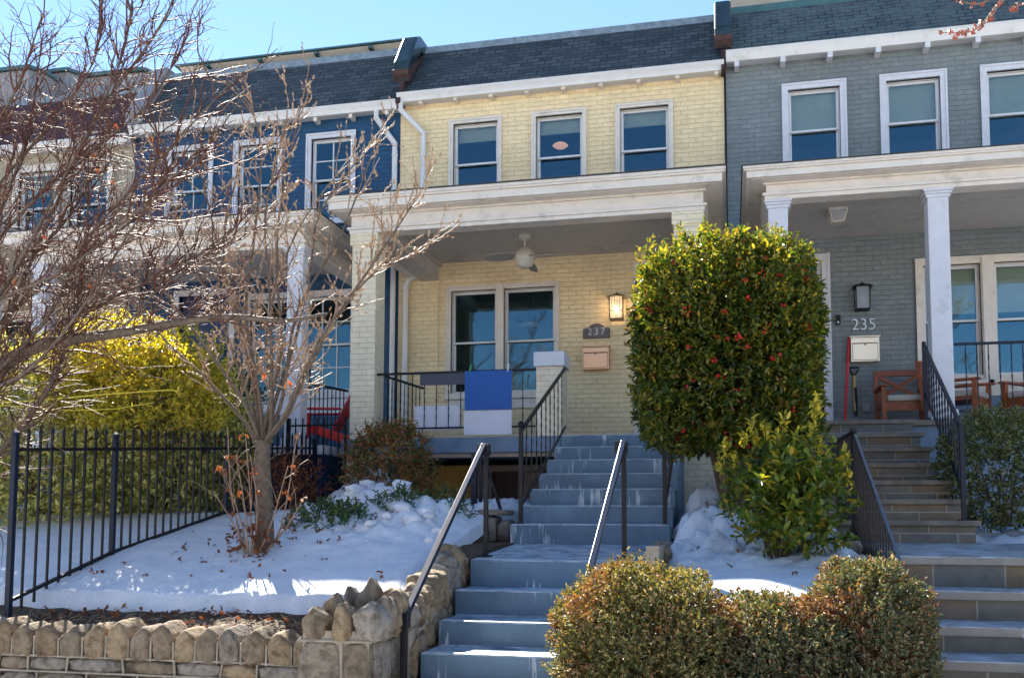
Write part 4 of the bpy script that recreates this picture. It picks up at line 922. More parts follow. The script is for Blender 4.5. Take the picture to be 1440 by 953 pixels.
# yellow rope strung through the bush
pts = [P(px, py, 8.0) for px, py in ((-30,568),(60,562),(150,554),(240,548),(250,550))]
mk('rope', MB().tube(pts, .006, 5).tube([P(px, py, 8.0) for px, py in ((-30,568),(40,572),(100,577),(160,575),(215,566))], .004, 5), M['yellowhose'], None, 'thin yellow rope strung across the big variegated bush behind the fence', 'rope', org=pts[0])
# ================================================================== GROUND
def sm(a, b, x): t = min(1, max(0, (x-a)/(b-a))); return t*t*(3-2*t)
def grid(name, x0, x1, y0, y1, dx, fn, mt, kind, smooth=True, base=-.05):
    nx = int((x1-x0)/dx)+1; ny = int((y1-y0)/dx)+1; m = MB()
    xs = [x0+(x1-x0)*i/nx for i in range(nx+1)]; ys_ = [y0+(y1-y0)*j/ny for j in range(ny+1)]
    v = [(x, y, fn(x, y)) for y in ys_ for x in xs]; W = nx+1
    f = [(j*W+i, j*W+i+1, (j+1)*W+i+1, (j+1)*W+i) for j in range(ny) for i in range(nx)]
    b = len(v); per = [(0,i) for i in range(W)]+[(j,nx) for j in range(1,ny+1)]+[(ny,i) for i in range(nx-1,-1,-1)]+[(j,0) for j in range(ny-1,0,-1)]
    v += [(xs[i], ys_[j], base) for j, i in per]; n = len(per)
    f += [(per[k][0]*W+per[k][1], b+k, b+(k+1)%n, per[(k+1)%n][0]*W+per[(k+1)%n][1]) for k in range(n)]
    m.v = v; m.f = f; return mk(name, m, M[mt], kind=kind, smooth=smooth)
gp = MB().quad((-400,-400,-.02),(400,-400,-.02),(400,400,-.02),(-400,400,-.02)); mk('ground', gp, M['concrete'], kind='structure')
mk('sidewalk', MB().box(-40,40,1.0,5.4,-.01,0), M['bounce_concrete'], kind='structure')
mk('road', MB().box(-60,60,-8.5,-2.5,-.015,-.012), M['asphalt'], kind='structure')
mk('verge_snow', MB().box(-60,60,-2.4,.95,-.01,.10), M['snow'], kind='structure')
def n2(x, y, s, k=0): return mn.noise((x*s, y*s, k))
def rterr(x, y):
    return float(np.interp(y, [4.9,5.3,6.2,7.4,8.9,10.5,12], [.0,.25,.96,1.20,1.40,1.62,1.66]))+.03*n2(x,y,2)
def lter(x, y): return terr(x, y)+.02*n2(x,y,5,3)
xg = -2.32
grid('garden_soil', -15, xg, 5.93, 14.1, .08, lter, 'soil', 'structure')
def lsn(x, y):
    e = 6.46+.07*n2(x,1,1.6,9)+.03*n2(x,2,6,4)+.0*x; t = .125*sm(e, e+.05, y)+.02*sm(e+.05,e+.5,y)
    if x < FX+.15: t *= .9
    l = 0
    for (cx, cy, r, h) in ((-3.75,9.5,.45,.20),(-3.3,8.9,.55,.16),(-3.0,8.3,.5,.10),(-4.3,10.8,.5,.38),(-4.0,10.3,.55,.22),(-2.75,8.6,.4,.10),(-3.5,8.0,.7,.06)):
        d2 = ((x-cx)**2+(y-cy)**2)/(r*r); l += h*math.exp(-d2*1.6)*(1+.5*n2(x,y,6,2))
    lump = .11*sm(-4.8,-3.6,x)*sm(7.3,8.2,y)*(abs(n2(x,y,3.2,6))*1.2+.7*abs(n2(x,y,7,2))+.4*n2(x,y,15,2))
    rough = .010*n2(x,y,3)+.004*n2(x,y,14)
    tt = t-.02*(1-sm(e,e+.05,y))*3
    l *= sm(xg+.0,xg-.35,x)*1.0 if x > xg-.35 else 1; return terr(x, y)+tt+l+lump*(min(1,(xg-x)/.3))+rough*sm(e,e+.1,y)-.03*(1-sm(xg-.02,xg-.12,x) if x > xg-.12 else 0)
grid('snow', -15, xg-.01, 6.25, 14.0, .035 if True else .1, lambda x, y: lsn(x, y), 'snow', 'structure', base=.5)
m = MB(); rc = random.Random(3)
for i in range(150):
    if i < 100:
        x = rc.gauss(-3.35,.5); y = rc.gauss(8.9,.7)
        if not(-4.6 < x < -2.42 and 7.6 < y < 11): continue
        z = lsn(x,y)
    else:
        x = rc.uniform(-.38,.9); y = rc.gauss(9.0,.7)
        if not(7.6 < y < 11): continue
        z = None
    w = rc.uniform(.04,.15)
    if z is not None: rock(m, (x,y,z+w*.12), w*1.3, w*1.2, w*.8, i, 0, 2.6, 2, .3)
mk('snow_clump', m, M['snow'], None, 'broken lumps of old snow heaped beside the bare tree and the nandina bush', 'snow', kind='stuff', smooth=True)
grid('garden_soil', xl1+.02, gx2-.03, 4.9, YF-.2, .07, rterr, 'soil', 'structure')
def rsn(x, y):
    t = .12*sm(5.55,5.8,y)
    l = sum(h*math.exp(-(((x-cx)**2+(y-cy)**2)/(r*r))*1.6)*(1+.7*n2(x,y,5,2)) for cx,cy,r,h in ((-.15,8.6,.45,.18),(.1,9.4,.5,.18),(-.25,9.9,.4,.22),(.45,8.3,.4,.10),(.75,7.9,.2,.14)))
    edge = sm(xl1+.03,xl1+.16,x+.05*n2(x,y,4))*sm(gx2-.1,gx2-.3,x) if x > gx2-.35 else sm(xl1+.03,xl1+.16,x+.05*n2(x,y,4))
    return rterr(x,y)+t*edge+l*edge+(.15*abs(n2(x,y,4,1))+.09*n2(x,y,9,1)+.04*n2(x,y,18,1))*sm(7.0,8.0,y)-.03*(1-edge)
grid('snow', xl1+.01, gx2-.04, 5.3, YF-.3, .04, rsn, 'snow', 'structure', base=.1)
grid('garden_soil', gx1+.1, 8, 8.95, 14.1, .12, lambda x, y: 1.25+.05*(y-9)+.02*n2(x,y,3), 'soil', 'structure')
grid('snow', gx1+.08, 8, 9.0, 14.0, .06, lambda x, y: 1.33+.07*(y-9)+.13*n2(x,y,2.6,5)+.09*n2(x,y,6,1)+.16*math.exp(-((x-2.7)**2+(y-9.6)**2)*3), 'snow', 'structure', base=1.0)
mk('landing_border', MB().prism_x([(7.4,.5),(7.4,zl1-.0),(8.2,zl0+.0),(10.2,zl0+.02),(10.2,.5)], -2.34, xl0-.003), M['soil'], kind='structure')
mk('landing_border', MB().box(xl1-.04,xl1+.05,7.0,8.88,.9,zl0+.03), M['mortar'], kind='structure')
rl = random.Random(9); lp = []; ld_ = []
for i in range(190):
    if rl.random() < .45: x = rl.uniform(-5.2,-2.7); y = rl.uniform(6.0,6.45); z = terr(x,y)+.015
    elif rl.random() < .6: x = rl.gauss(-3.9,.6); y = rl.gauss(7.6,.6); x = min(x,-2.6); y = max(y,6.8); z = lsn(x,y)+.004
    else: x = rl.uniform(-.3,1.0); y = rl.uniform(7,10.5); z = rsn(x,y)+.005
    lp.append((x,y,z)); ld_.append((rl.gauss(0,1),rl.gauss(0,1),.15))
LIT = (lp, ld_)
# ================================================================== STONE WALLS
wy = 5.72; zsb = Z(287, 931, wy); xp0, xp1 = X(418,5.45,900), X(521,5.45,900)
SW = thing('retaining_wall', 'low tan rough-stone garden wall topped with a row of pointed stones', 'wall', (-5, wy, 0))
mk('wall_core', MB().box(-9, xp0-.005, wy+.05, wy+.27, 0, zsb), M['darkmortar'], SW)
x = xp0-.09; i = 0; MR = MB()
while x > -6.2:
    w = random.uniform(.14,.175); h = random.uniform(.22,.27); m = MB(); rock(m, (x, wy+.13, zsb+h/2-.012), w, .26, h, i+3, .62, 11, 3, .055, .90)
    mk('coping_stone', m, M['stone'], SW, smooth=True); MR.tube([(x-w/2-.011,wy+.02,zsb-.01),(x-w/2-.011,wy+.02,zsb+h*.55)], .009, 5); x -= w+.020; i += 1
m = MB(); mr = MR; x = xp0-.02
rows = [(zsb-.105,.10),(zsb-.30,.19),(zsb-.52,.2)]
for z, h in rows:
    x = xp0-.02
    while x > -6.2:
        w = random.uniform(.2,.45); rock(m, (x-w/2, wy+.045, z+h/2), w-.01, .07, h-.012, int(x*31)+i, 0, 7, 2, .06); i += 1
        mr.tube([(x,wy+.018,z),(x+random.uniform(-.02,.02),wy+.018,z+h)], .008, 5); x -= w
    mr.tube([(xp0,wy+.018,z+h),(-3,wy+.018,z+h+.01),(-6.3,wy+.018,z+h)], .009, 5)
mk('wall_stones', m, M['stone'], SW, smooth=True); mk('raised_mortar', mr, M['mortar'], SW)
# pier
zq = Z(470, 899, 5.45)
SP = thing('stone_pier', 'stone pier capped with big pointed stones at the foot of the blue steps', 'pier', ((xp0+xp1)/2, 5.7, 0))
mk('pier_core', MB().box(xp0+.025, xp1-.02, 5.475, 6.0, 0, zq+.05), M['mortar'], SP)
m = MB(); mr = MB(); pw_ = xp1-xp0
for (z, h, cuts) in ((zq-.29,.28,(0,.60,1)),(zq-.56,.26,(0,.4,1)),(zq-.82,.25,(0,.66,1))):
    for a, b in zip(cuts, cuts[1:]):
        A, Bx = xp0+pw_*a, xp0+pw_*b; rock(m, ((A+Bx)/2, 5.51, z+h/2), Bx-A-.012, .12, h-.014, int(a*10)+int(z*40), 0, 6, 3, .07)
        if a: mr.tube([(A,5.462,z),(A,5.462,z+h)], .008, 5)
    mr.tube([(xp0,5.462,z+h),(xp1,5.462,z+h),(xp1+.008,5.98,z+h)], .008, 5)
    for k in range(2): rock(m, (xp1-.03, 5.6+.24*k+.04, z+h/2), .11, .25, h-.014, 40+k+int(z*30), 0, 6, 3, .08)
mk('pier_stones', m, M['stone'], SP, smooth=True); mk('raised_mortar', mr, M['mortar'], SP)
for k, (dx, y, w, h) in enumerate(((.10,5.52,.17,.20),(.28,5.52,.13,.23),(.46,5.52,.20,.24),(pw_-.02,5.70,.16,.26),(pw_+.0,5.88,.15,.30),(.12,5.72,.15,.26),(.30,5.88,.15,.36),(.45,5.86,.17,.30),(.16,5.95,.14,.30))):
    m = MB(); rock(m, (xp0+dx, y, zq+h/2-.01), w, .17, h, 60+k, .55, 5.5, 3, .13); mk('cap_stone', m, M['stone'], SP, smooth=True)
# cheek wall beside the steps
CW = thing('retaining_wall', 'sloping stone wall with upright stones and pale mortar beside the blue steps', 'wall', (xl0-.15, 6.6, 0))
cz = lambda y: float(np.interp(y, [6.0, 6.5, 7.3], [Z(602,885,6.05)-.02, Z(625,850,6.5)-.02, Z(652,800,7.2)-.05]))
mk('wall_core', MB().prism_x([(6.005,0),(6.005,cz(6.0)),(6.5,cz(6.5)),(7.45,cz(7.3)+.02),(7.45,0)], xl0-.30, xl0-.055), M['mortar'], CW)
m = MB(); y = 6.03; k = 0
while y < 7.4:
    w = random.uniform(.13,.19); h = random.uniform(.24,.34); mm = MB(); rock(mm, (xl0-.16, y+w/2, cz(y)+h/2-.06), .25, w, h, 90+k, .2, 4.6, 3, .17)
    mk('coping_stone', mm, M['stone'], CW, smooth=True)
    z = cz(y)-.06; 
    while z > .2:
        hh = random.uniform(.15,.3); rock(m, (xl0-.055, y+w/2+random.uniform(-.02,.02), z-hh/2), .07, w*random.uniform(.85,1.1), hh, 120+k+int(z*20), 0, 3.5, 2, .2); z -= hh*1.04
    y += w*.98; k += 1
mk('wall_stones', m, M['stone'], CW, smooth=True)
def rockt(label, px, py, Y, w, d, h, seed, name='rock', mt='stone', pk=0):
    q = P(px, py, Y); m = MB(); rock(m, (q.x, Y, q.z), w, d, h, seed, pk, 4, 3, .15)
    mk(name, m, M[mt], None, label, 'stone', smooth=True, org=(q.x,Y,q.z-h/2))
rockt('brown squared stone at the right front corner of the blue landing', 928, 786, 7.7, .18, .25, .26, 5)
rockt('mossy boulder in the snow behind the leafy laurel bush', 1140, 782, 7.9, .2, .2, .22, 8)
rockt('grey boulder with pale patches below the long picket railing', 1181, 765, 8.1, .32, .3, .2, 11)
PB = thing('stone_planter', 'grey block-stone planter edge left of the lowest upper blue step', 'planter', (X(695,9.2), 9.2, 1.2))
for k, (a, b, c0, c1) in enumerate(((673,699,764,724),(700,718,764,731),(673,716,724,716))):
    A, Bx = X(a,9.1), X(b,9.1); z0, z1 = Z((a+b)/2,c0,9.1), Z((a+b)/2,c1,9.1); m = MB(); rock(m, ((A+Bx)/2, 9.25, (z0+z1)/2), Bx-A, .3, z1-z0, 200+k, 0, 8, 3, .05); mk('block', m, M['bluestone'], PB, smooth=True)
mk('path_kerb', MB().tube([P(660,770,8.6),P(640,776,8.2),P(610,795,7.7)], .05, 6), M['mortar'], None, 'dark stone edging where the snow meets the blue landing', 'kerb', org=P(640,776,8.2))
# ================================================================== FOLIAGE
class NB: pass
def leaves(cent, outd, per, spread, L, W, tip=.6, droop=.0, seed=0, rosette=True):
    """leaf blades on short sprigs: cent (n,3) sprig bases, outd (n,3) sprig directions"""
    r = np.random.RandomState(seed); n = len(cent); outd = outd/np.linalg.norm(outd, axis=1, keepdims=True)
    c = np.repeat(cent, per, 0); o = np.repeat(outd, per, 0); m = len(c)
    s = np.tile(np.linspace(.15, 1, per), n)[:, None]
    p = c+o*s*spread+r.normal(0, spread*.10, (m,3))
    d = o*tip+r.normal(0, .62, (m,3)); d[:,2] -= droop; d /= np.linalg.norm(d, axis=1, keepdims=True)
    nn = r.normal(0,.5,(m,3))+np.array([0,0,1.0])+o*.5; sd = np.cross(d, nn); sd /= np.linalg.norm(sd, axis=1, keepdims=True)+1e-9; up_ = np.cross(sd, d)
    l = L*r.uniform(.6,1.2,(m,1)); w = W*r.uniform(.7,1.15,(m,1))*.5; f = up_*w*.55; cur = up_*l*.10
    b = p; t = p+d*l-cur*1.4
    v = np.stack([b, p+d*l*.33+sd*w+f, p+d*l*.70+sd*w*.78+f*.6-cur*.3, t, p+d*l*.70-sd*w*.78+f*.6-cur*.3, p+d*l*.33-sd*w+f], 1).reshape(-1,3)
    i = np.arange(m)[:,None]*6
    F_ = np.stack([i+np.array([0,1,2]), i+np.array([0,2,3]), i+np.array([0,3,4]), i+np.array([0,4,5])], 1).reshape(-1,3)
    q = NB(); q.v = v; q.f = F_; return q
def shell(n, c, rad, k=2.4, lump=.12, inner=.35, seed=0, cut=None, flat=0, fine=.07):
    r = np.random.RandomState(seed); d = r.normal(size=(n,3)); d /= np.linalg.norm(d, axis=1, keepdims=True)
    q = (np.abs(d)**k).sum(1)**(-1/k); p = d*q[:,None]
    ph = r.uniform(0,6.28,9); lm = np.zeros(n)
    for j in range(3): lm += np.sin(d[:,0]*(3+2*j)+ph[j])*np.sin(d[:,1]*(3+2.3*j)+ph[j+3])*np.sin(d[:,2]*(3.4+2*j)+ph[j+6])/(1+j*.5)
    fr = 3.2/max(.4, min(rad))*min(rad); fn = np.array([mn.noise((a*rad[0]*5+seed, b_*rad[1]*5, c_*rad[2]*5))+.5*mn.noise((a*rad[0]*12+seed, b_*rad[1]*12, c_*rad[2]*12)) for a, b_, c_ in p])
    s = (1+lump*lm+fine*fn*1.6)*(1-inner*r.uniform(0,1,n)**1.8)
    P_ = p*s[:,None]*np.array(rad)+np.array(c)
    o = d*np.array([1,1,1])/np.array(rad)*min(rad)+np.array([0,0,.35])
    if cut is not None: k_ = P_[:,2] > cut; P_, o = P_[k_], o[k_]
    return P_, o
def stems(c, top, n, r0, spread, seed, h, mt='stem'):
    rs = random.Random(seed); m = MB()
    for i in range(n):
        a = rs.uniform(0,6.28); e = Vector((c[0]+spread[0]*math.cos(a)*rs.uniform(.2,.9), c[1]+spread[1]*math.sin(a)*rs.uniform(.2,.9), c[2]+h*rs.uniform(.6,.95)))
        b = Vector((c[0]+rs.uniform(-.06,.06), c[1]+rs.uniform(-.06,.06), c[2]-.05)); mid = b.lerp(e,.45)+Vector((0,0,h*.12)); m.tube([b, mid, e], r0, 5, r0*.4)
    return m
def bush(name, label, cat, px, pyb, Y, rad, h0, mt, n, per, L, W, spread, k=2.3, lump=.12, inner=.45, seed=1, droop=0, stem_n=8, stem_r=.012, group=None, cz=None, zb=None, x=None):
    c = P(px, pyb, Y); 
    if x is not None: c.x = x
    if zb is not None: c.z = zb
    t = thing(name, label, cat, c, group)
    cc = (c.x, c.y, c.z+h0); P_, o = shell(n, cc, rad, k, lump, inner, seed, cut=c.z-.02)
    mk('foliage', leaves(P_, o, per, spread, L, W, droop=droop, seed=seed), M[mt], t)
    if stem_n: mk('stems', stems(c, None, stem_n, stem_r, rad, seed, h0+rad[2]*.6), M['stem'], t)
    return t, P_, o
mt_ = MB(); rq = random.Random(8)
for i in range(260):
    x = rq.uniform(-5.3,-2.8); y = rq.uniform(6.0,6.5); z = terr(x,y)+.012; a = rq.uniform(0,3.14); l = rq.uniform(.02,.09)
    mt_.tube([(x,y,z),(x+l*math.cos(a),y+l*math.sin(a),z+rq.uniform(0,.03))], .0025, 3)
mk('bark_mulch', mt_, M['bud'], None, 'brown mulch and twig bits on the bare strip behind the pointed stones', 'mulch', kind='stuff')
mk('leaf_litter', leaves(np.array(LIT[0]), np.array(LIT[1]), 2, .03, .05, .028, seed=77), M['deadleaf'], None, 'scattered brown leaves lying on the snow and bare soil strip', 'leaves', kind='stuff')
# holly
Yh = 9.15; xa, xb = X(894,Yh), X(1154,Yh); zt_ = Z(1015,358,Yh); zb_ = Z(1015,640,Yh)
hc = ((xa+xb)/2, Yh, (zt_+zb_)/2); hr = ((xb-xa)/2*.90, .78, (zt_-zb_)/2*.95)
t = thing('holly_bush', 'tall clipped holly with glossy leaves and red berries between the two porches', 'bush', (hc[0], Yh, 1.5))
P_, o_ = shell(7600, hc, hr, 4.3, .07, .55, 5, fine=.075)
mk('foliage', leaves(P_, o_, 7, .10, .066, .030, seed=5), M['holly'], t)
P2, o2 = shell(620, (hc[0],Yh,hc[2]+.05), (hr[0]*1.02,hr[1],hr[2]*1.04), 4.2, .09, .04, 6)
mk('sunlit_shoots', leaves(P2, o2+np.array([0,0,1.2]), 8, .14, .055, .024, tip=.8, seed=6), M['holly_sunlit'], t)
mk('stems', stems((hc[0],Yh,1.5), None, 16, .035, (hr[0]*.8,hr[1]*.8,1), 3, zt_-1.75), M['stem'], t)
m = MB(); v, f = ICO[1]; rb = random.Random(4)
pb, ob = shell(230, hc, (hr[0]*1.0,hr[1]*1.0,hr[2]*1.0), 3.6, .05, .05, 9)
for p in pb:
    if p[1] > Yh+.2: continue
    for k in range(rb.randint(3,7)):
        c = Vector(p)+Vector((rb.gauss(0,.014),-abs(rb.gauss(0,.02))-.03,rb.gauss(0,.014))); m.add([(c.x+a*.012,c.y+b*.012,c.z+d*.012) for a,b,d in v], f)
mk('berries', m, M['berry'], t, smooth=True)['kind'] = 'stuff'
# laurel
YL = 7.55; c = P(1098,795,YL)
t = thing('laurel_bush', 'bright green broad-leaved laurel bush rising from the snow in front of the holly', 'bush', c)
cc = (X(1104,YL), YL, Z(1100,703,YL)); P_, o_ = shell(400, cc, (.39,.35,.39), 2.0, .34, .85, 12, cut=c.z+.16)
mk('foliage', leaves(P_, o_+np.array([0,0,.35]), 8, .13, .082, .036, tip=.5, seed=12), M['laurel'], t)
pts = np.array([[X(px,YL+d),YL+d,Z(px,py+22,YL+d)] for px,py,d in [(1140,600,-.1),(1146,575,-.1),(1150,625,0),(1138,640,.1),(1075,600,0),(1060,610,.1),(1045,612,-.1),(1030,640,0),(1120,605,.1),(1090,610,0),(1160,640,.1),(1175,655,.1),(1190,668,0),(1148,560,-.1),(1100,590,.1),(1010,650,.1),(1020,625,0),(1185,640,.0),(1055,590,.0)]])
mk('shoots', leaves(np.repeat(pts,2,0), np.tile([[.05,0,1.0],[-.1,-.1,1.0]],(len(pts),1)), 10, .13, .065, .028, tip=.9, seed=13), M['golden'], t)['kind'] = 'stuff'
mk('stems', stems(c, None, 14, .014, (.36,.3,1), 8, .75), M['stem'], t)
# clipped hedges
def hedge(label, px0, px1, pyt, Y, mt, seed, zb=.25, k=2.9, ry=None, n=5200):
    a, b = X(px0,Y,870), X(px1,Y,870); rx = (b-a)/2; zt = Z((px0+px1)/2, pyt, Y); rz = (zt-zb)/2*1.06; cz_ = zt-rz
    t = thing('clipped_hedge', label, 'hedge', ((a+b)/2,Y,zb), 'clipped hedges at the front'); ry = ry or rx
    P_, o_ = shell(int(n*1.7), ((a+b)/2,Y,cz_), (rx*.97,ry,rz), k, .085, .5, seed, cut=zb, fine=.075)
    mk('foliage', leaves(P_, o_, 7, .045, .027, .013, tip=.7, seed=seed), M[mt], t)
    P3, o3 = shell(int(n*.05), ((a+b)/2,Y,cz_), (rx*1.0,ry,rz*1.02), k, .085, .05, seed, cut=zb, fine=.075)
    mk('sprigs', leaves(P3, o3+np.array([0,0,.8]), 9, .07, .024, .011, tip=.8, seed=seed+1), M[mt], t)
    mk('stems', stems(((a+b)/2,Y,zb), None, 40, .010, (rx*.8,ry*.8,1), seed, (zt-zb)*.9), M['stem'], t)
hedge('yellow-green round clipped hedge right of the lower blue steps', 788, 1032, 808, 5.55, 'hedge', 21, n=7000)
hedge('low brownish clipped hedge between the two taller round ones', 1000, 1185, 846, 5.6, 'hedge2', 22, n=5200, ry=.45, k=3.2)
hedge('dark green rounded hedge with brown patches beside the bluestone steps', 1135, 1302, 797, 5.75, 'hedge2', 23, n=5600, ry=.5, k=3)
# other bushes
bush('nandina_bush', 'rounded nandina bush with red tips in front of the left brick pillar', 'bush', 548, 712, 10.6, (.45,.45,.46), .47, 'nandina', 900, 8, .062, .02, .13, 2.2, .10, .5, 31, .35)
bush('low_shrub', 'small dark green shrub poking from the snow right of the bare tree', 'shrub', 466, 768, 8.2, (.40,.32,.19), .20, 'azalea', 420, 7, .045, .018, .07, 2, .15, .6, 32)
bush('low_shrub', 'small green shrub in lumpy snow below the nandina bush', 'shrub', 560, 757, 8.6, (.27,.24,.2), .24, 'azalea', 240, 7, .045, .018, .09, 2, .2, .6, 33)
bush('low_shrub', 'small sparse shrub beside the foot of the iron gate post', 'shrub', 625, 760, 8.9, (.2,.18,.2), .26, 'azalea', 150, 7, .045, .018, .10, 2, .2, .6, 34)
bush('variegated_bush', 'big pale-edged leafy bush behind the left end of the iron fence', 'bush', 60, 742, 9.2, (1.35,.9,1.05), .95, 'varieg', 3600, 8, .07, .027, .14, 2.6, .12, .45, 35, stem_n=16, stem_r=.02)
bush('variegated_bush', 'leafy pale-green bush behind the middle of the iron fence under the golden shrub', 'bush', 225, 738, 9.9, (.95,.8,.95), .92, 'varieg', 2900, 8, .07, .027, .14, 2.6, .12, .45, 36, stem_n=12, stem_r=.02)
bush('golden_shrub', 'yellow shrub with a sunlit glow in its leaf colour rising above the pale-edged bushes', 'bush', 190, 600, 9.0, (.95,.60,.78), .25, 'golden', 2000, 8, .07, .026, .17, 2.2, .16, .5, 37, stem_n=10, zb=P(190,600,9.0).z)
bush('arborvitae', 'dark green arborvitae between the golden shrub and the bare tree', 'bush', 320, 735, 10.9, (.42,.4,1.0), 1.0, 'arbor', 1500, 8, .05, .014, .14, 2.2, .12, .4, 38)
bush('dead_shrub', 'brown withered shrub behind the bare tree trunk', 'shrub', 385, 728, 10.4, (.55,.45,.36), .33, 'deadleaf', 500, 6, .05, .022, .13, 2.2, .15, .6, 39, stem_n=26)
bush('boxwood', 'pale green boxwood at the right edge below the grey porch railing', 'bush', 1410, 732, 9.9, (.52,.5,.52), .45, 'boxwood', 1700, 8, .042, .018, .09, 2.4, .08, .4, 40)
bush('boxwood', 'taller small-leaved shrub shoots standing behind the right-edge boxwood', 'bush', 1405, 640, 10.9, (.26,.3,.36), .12, 'boxwood', 260, 8, .045, .018, .12, 2.2, .14, .5, 41)
# ================================================================== BARE TREES
rg = random.Random(11)
def curve_pts(pts, n=5):     # Catmull-Rom
    pts = [Vector(p) for p in pts]; p = [pts[0]*2-pts[1]]+pts+[pts[-1]*2-pts[-2]]; out = []
    for i in range(1, len(p)-2):
        for j in range(n):
            t = j/n; a, b, c, d = p[i-1], p[i], p[i+1], p[i+2]
            out.append(.5*((2*b)+(c-a)*t+(2*a-5*b+4*c-d)*t*t+(3*b-a-3*c+d)*t**3))
    return out+[pts[-1]]
def limb(mb, pts, r0, r1, n=6, sides=7):
    q = curve_pts(pts, n); m = len(q); mb.tube(q, [r0+(r1-r0)*(i/(m-1))**.8 for i in range(m)], sides); return q
def twig(mb, p, d, L, r, lvl, upb, buds, spread=.5, kids=4, wob=.16, bd=.05):
    n = 6; q = [Vector(p)]; d = Vector(d).normalized(); dirs = []
    for i in range(n):
        d = (d+Vector((rg.gauss(0,wob),rg.gauss(0,wob),rg.gauss(0,wob)+upb))).normalized(); q.append(q[-1]+d*(L/n)); dirs.append(d.copy())
    mb.tube(q, r, 4 if lvl else 3, max(r*.35,.0012), cap=False)
    if buds is not None and lvl <= 1:
        for i in range(2, n+1):
            if rg.random() < .75: buds.append((q[i], dirs[i-1]))
    if lvl > 0:
        for k in range(kids):
            i = rg.randint(1, n-1); a = rg.uniform(0,6.28); dd = dirs[i]
            s = Vector((math.cos(a), math.sin(a)*.8, .35*math.sin(a*1.7))); s -= dd*s.dot(dd)
            twig(mb, q[i], dd+s.normalized()*spread*1.3, L*rg.uniform(.35,.65), r*.55, lvl-1, upb, buds, spread, max(2,kids-1), wob)
def budmesh(buds, s):
    m = MB()
    for p, d in buds:
        a = d.cross(Vector((.3,.5,.8))).normalized(); b = d.cross(a); g = s*rg.uniform(.6,1.3); o = p+a*g*.3*rg.choice((-1,1))
        m.add([o-d*g*.7, o+a*g*.38, o+b*g*.38, o-a*g*.38, o-b*g*.38, o+d*g+a*g*.2], [(0,2,1),(0,3,2),(0,4,3),(0,1,4),(5,1,2),(5,2,3),(5,3,4),(5,4,1)])
    return m
# small magnolia-like tree in the snow
Yt = 7.5; base = P(371, 787, Yt)
T = thing('bare_tree', 'small bare budding tree standing in the snow of the yellow house garden', 'tree', base)
m = MB(); limb(m, [base-Vector((0,0,.1)), P(372,760,Yt), P(371,700,Yt), P(369,655,Yt), P(370,618,Yt)], .092, .062, 6, 12)
m.lathe((base.x,base.y,base.z-.02), [(.135,0),(.105,.05),(.088,.12)], 12); mk('trunk', m, M['bark'], T, smooth=True)
L_ = [([(370,625),(348,560),(305,450),(262,340),(235,235)],-.2),([(370,622),(352,550),(335,450),(318,350),(332,235)],.3),([(370,620),(362,550),(350,440),(356,330),(362,215),(353,140)],-.1),
 ([(371,620),(384,560),(395,480),(402,380),(396,280),(432,140)],.1),([(372,628),(395,590),(432,520),(475,440),(525,385),(575,358)],-.4),([(372,625),(400,580),(450,480),(500,400),(548,335),(588,275)],-.7),
 ([(371,622),(388,570),(420,480),(440,385),(455,300),(505,215)],.5),([(369,630),(345,590),(290,530),(232,470),(180,400)],.2),([(371,618),(380,560),(372,460),(410,330),(470,230)],.8),([(370,618),(356,540),(322,420),(290,300),(262,180)],.6),
 ([(372,620),(392,560),(425,440),(480,330),(525,200)],.1),([(369,622),(340,560),(280,480),(215,380),(190,300)],-.6),([(371,620),(374,540),(385,420),(372,300),(398,170)],-.5)]
mb = MB(); tw = MB(); buds = []
for pts, dy in L_:
    n = len(pts); q = limb(mb, [P(px+rg.gauss(0,5), py, Yt+dy*i/(n-1)) for i, (px,py) in enumerate(pts)], .021, .0055, 5, 7)
    for i in range(5, len(q)-1):
        for rep in range(2):
            d = (q[i+1]-q[i-1]).normalized(); a = rg.uniform(0,6.28); s = Vector((math.cos(a), math.sin(a)*.8, .2))
            if rg.random() < .62: twig(tw, q[i], d+s*.75, rg.uniform(.2,.55), .0062, 1, .04, buds, .5, 2, .16)
    twig(tw, q[-1], q[-1]-q[-2], .35, .006, 1, .05, buds, .4, 3, .08)
mk('branches', mb, M['bark'], T, smooth=True); mk('twigs', tw, M['twig2'], T, smooth=True)['kind'] = 'stuff'; mk('buds', budmesh(buds, .025), M['bud'], T)['kind'] = 'stuff'
# suckers with withered leaves
t = thing('dead_shrub', 'thin suckers with orange-brown withered leaves around the bare tree base', 'shrub', base+Vector((-.1,-.12,0))); m = MB(); lv = []; ld = []
for a, b, c in (((352,792),(338,730),(312,655)),((350,792),(345,720),(332,640)),((354,793),(352,700),(345,610)),((348,792),(330,740),(300,690)),((356,792),(380,740),(405,655)),((360,792),(395,740),(418,610)),((362,790),(400,745),(428,700)),((352,793),(362,720),(352,640)),((349,793),(326,700),(320,600))):
    q = limb(m, [P(*a, Yt-.15), P(*b, Yt-.22), P(*c, Yt-.3)], .010, .004, 5, 5)
    for p in q[2:]:
        if rg.random() < .5: lv.append(p[:]); ld.append((rg.gauss(0,1),rg.gauss(0,1),-.2))
    for k in range(3): twig(m, q[rg.randint(4,9)], Vector((rg.gauss(0,.7),rg.gauss(0,.5),1)), .3, .004, 0, .05, None)
lv += [tuple(base+Vector((rg.gauss(-.08,.1),rg.gauss(-.15,.05),rg.uniform(.02,.3)))) for _ in range(26)]; ld += [(rg.gauss(0,1),rg.gauss(0,1),0) for _ in range(26)]
mk('stems', m, M['twig2'], t); mk('withered_leaves', leaves(np.array(lv), np.array(ld), 4, .05, .055, .03, droop=.4, seed=3), M['deadleaf'], t)
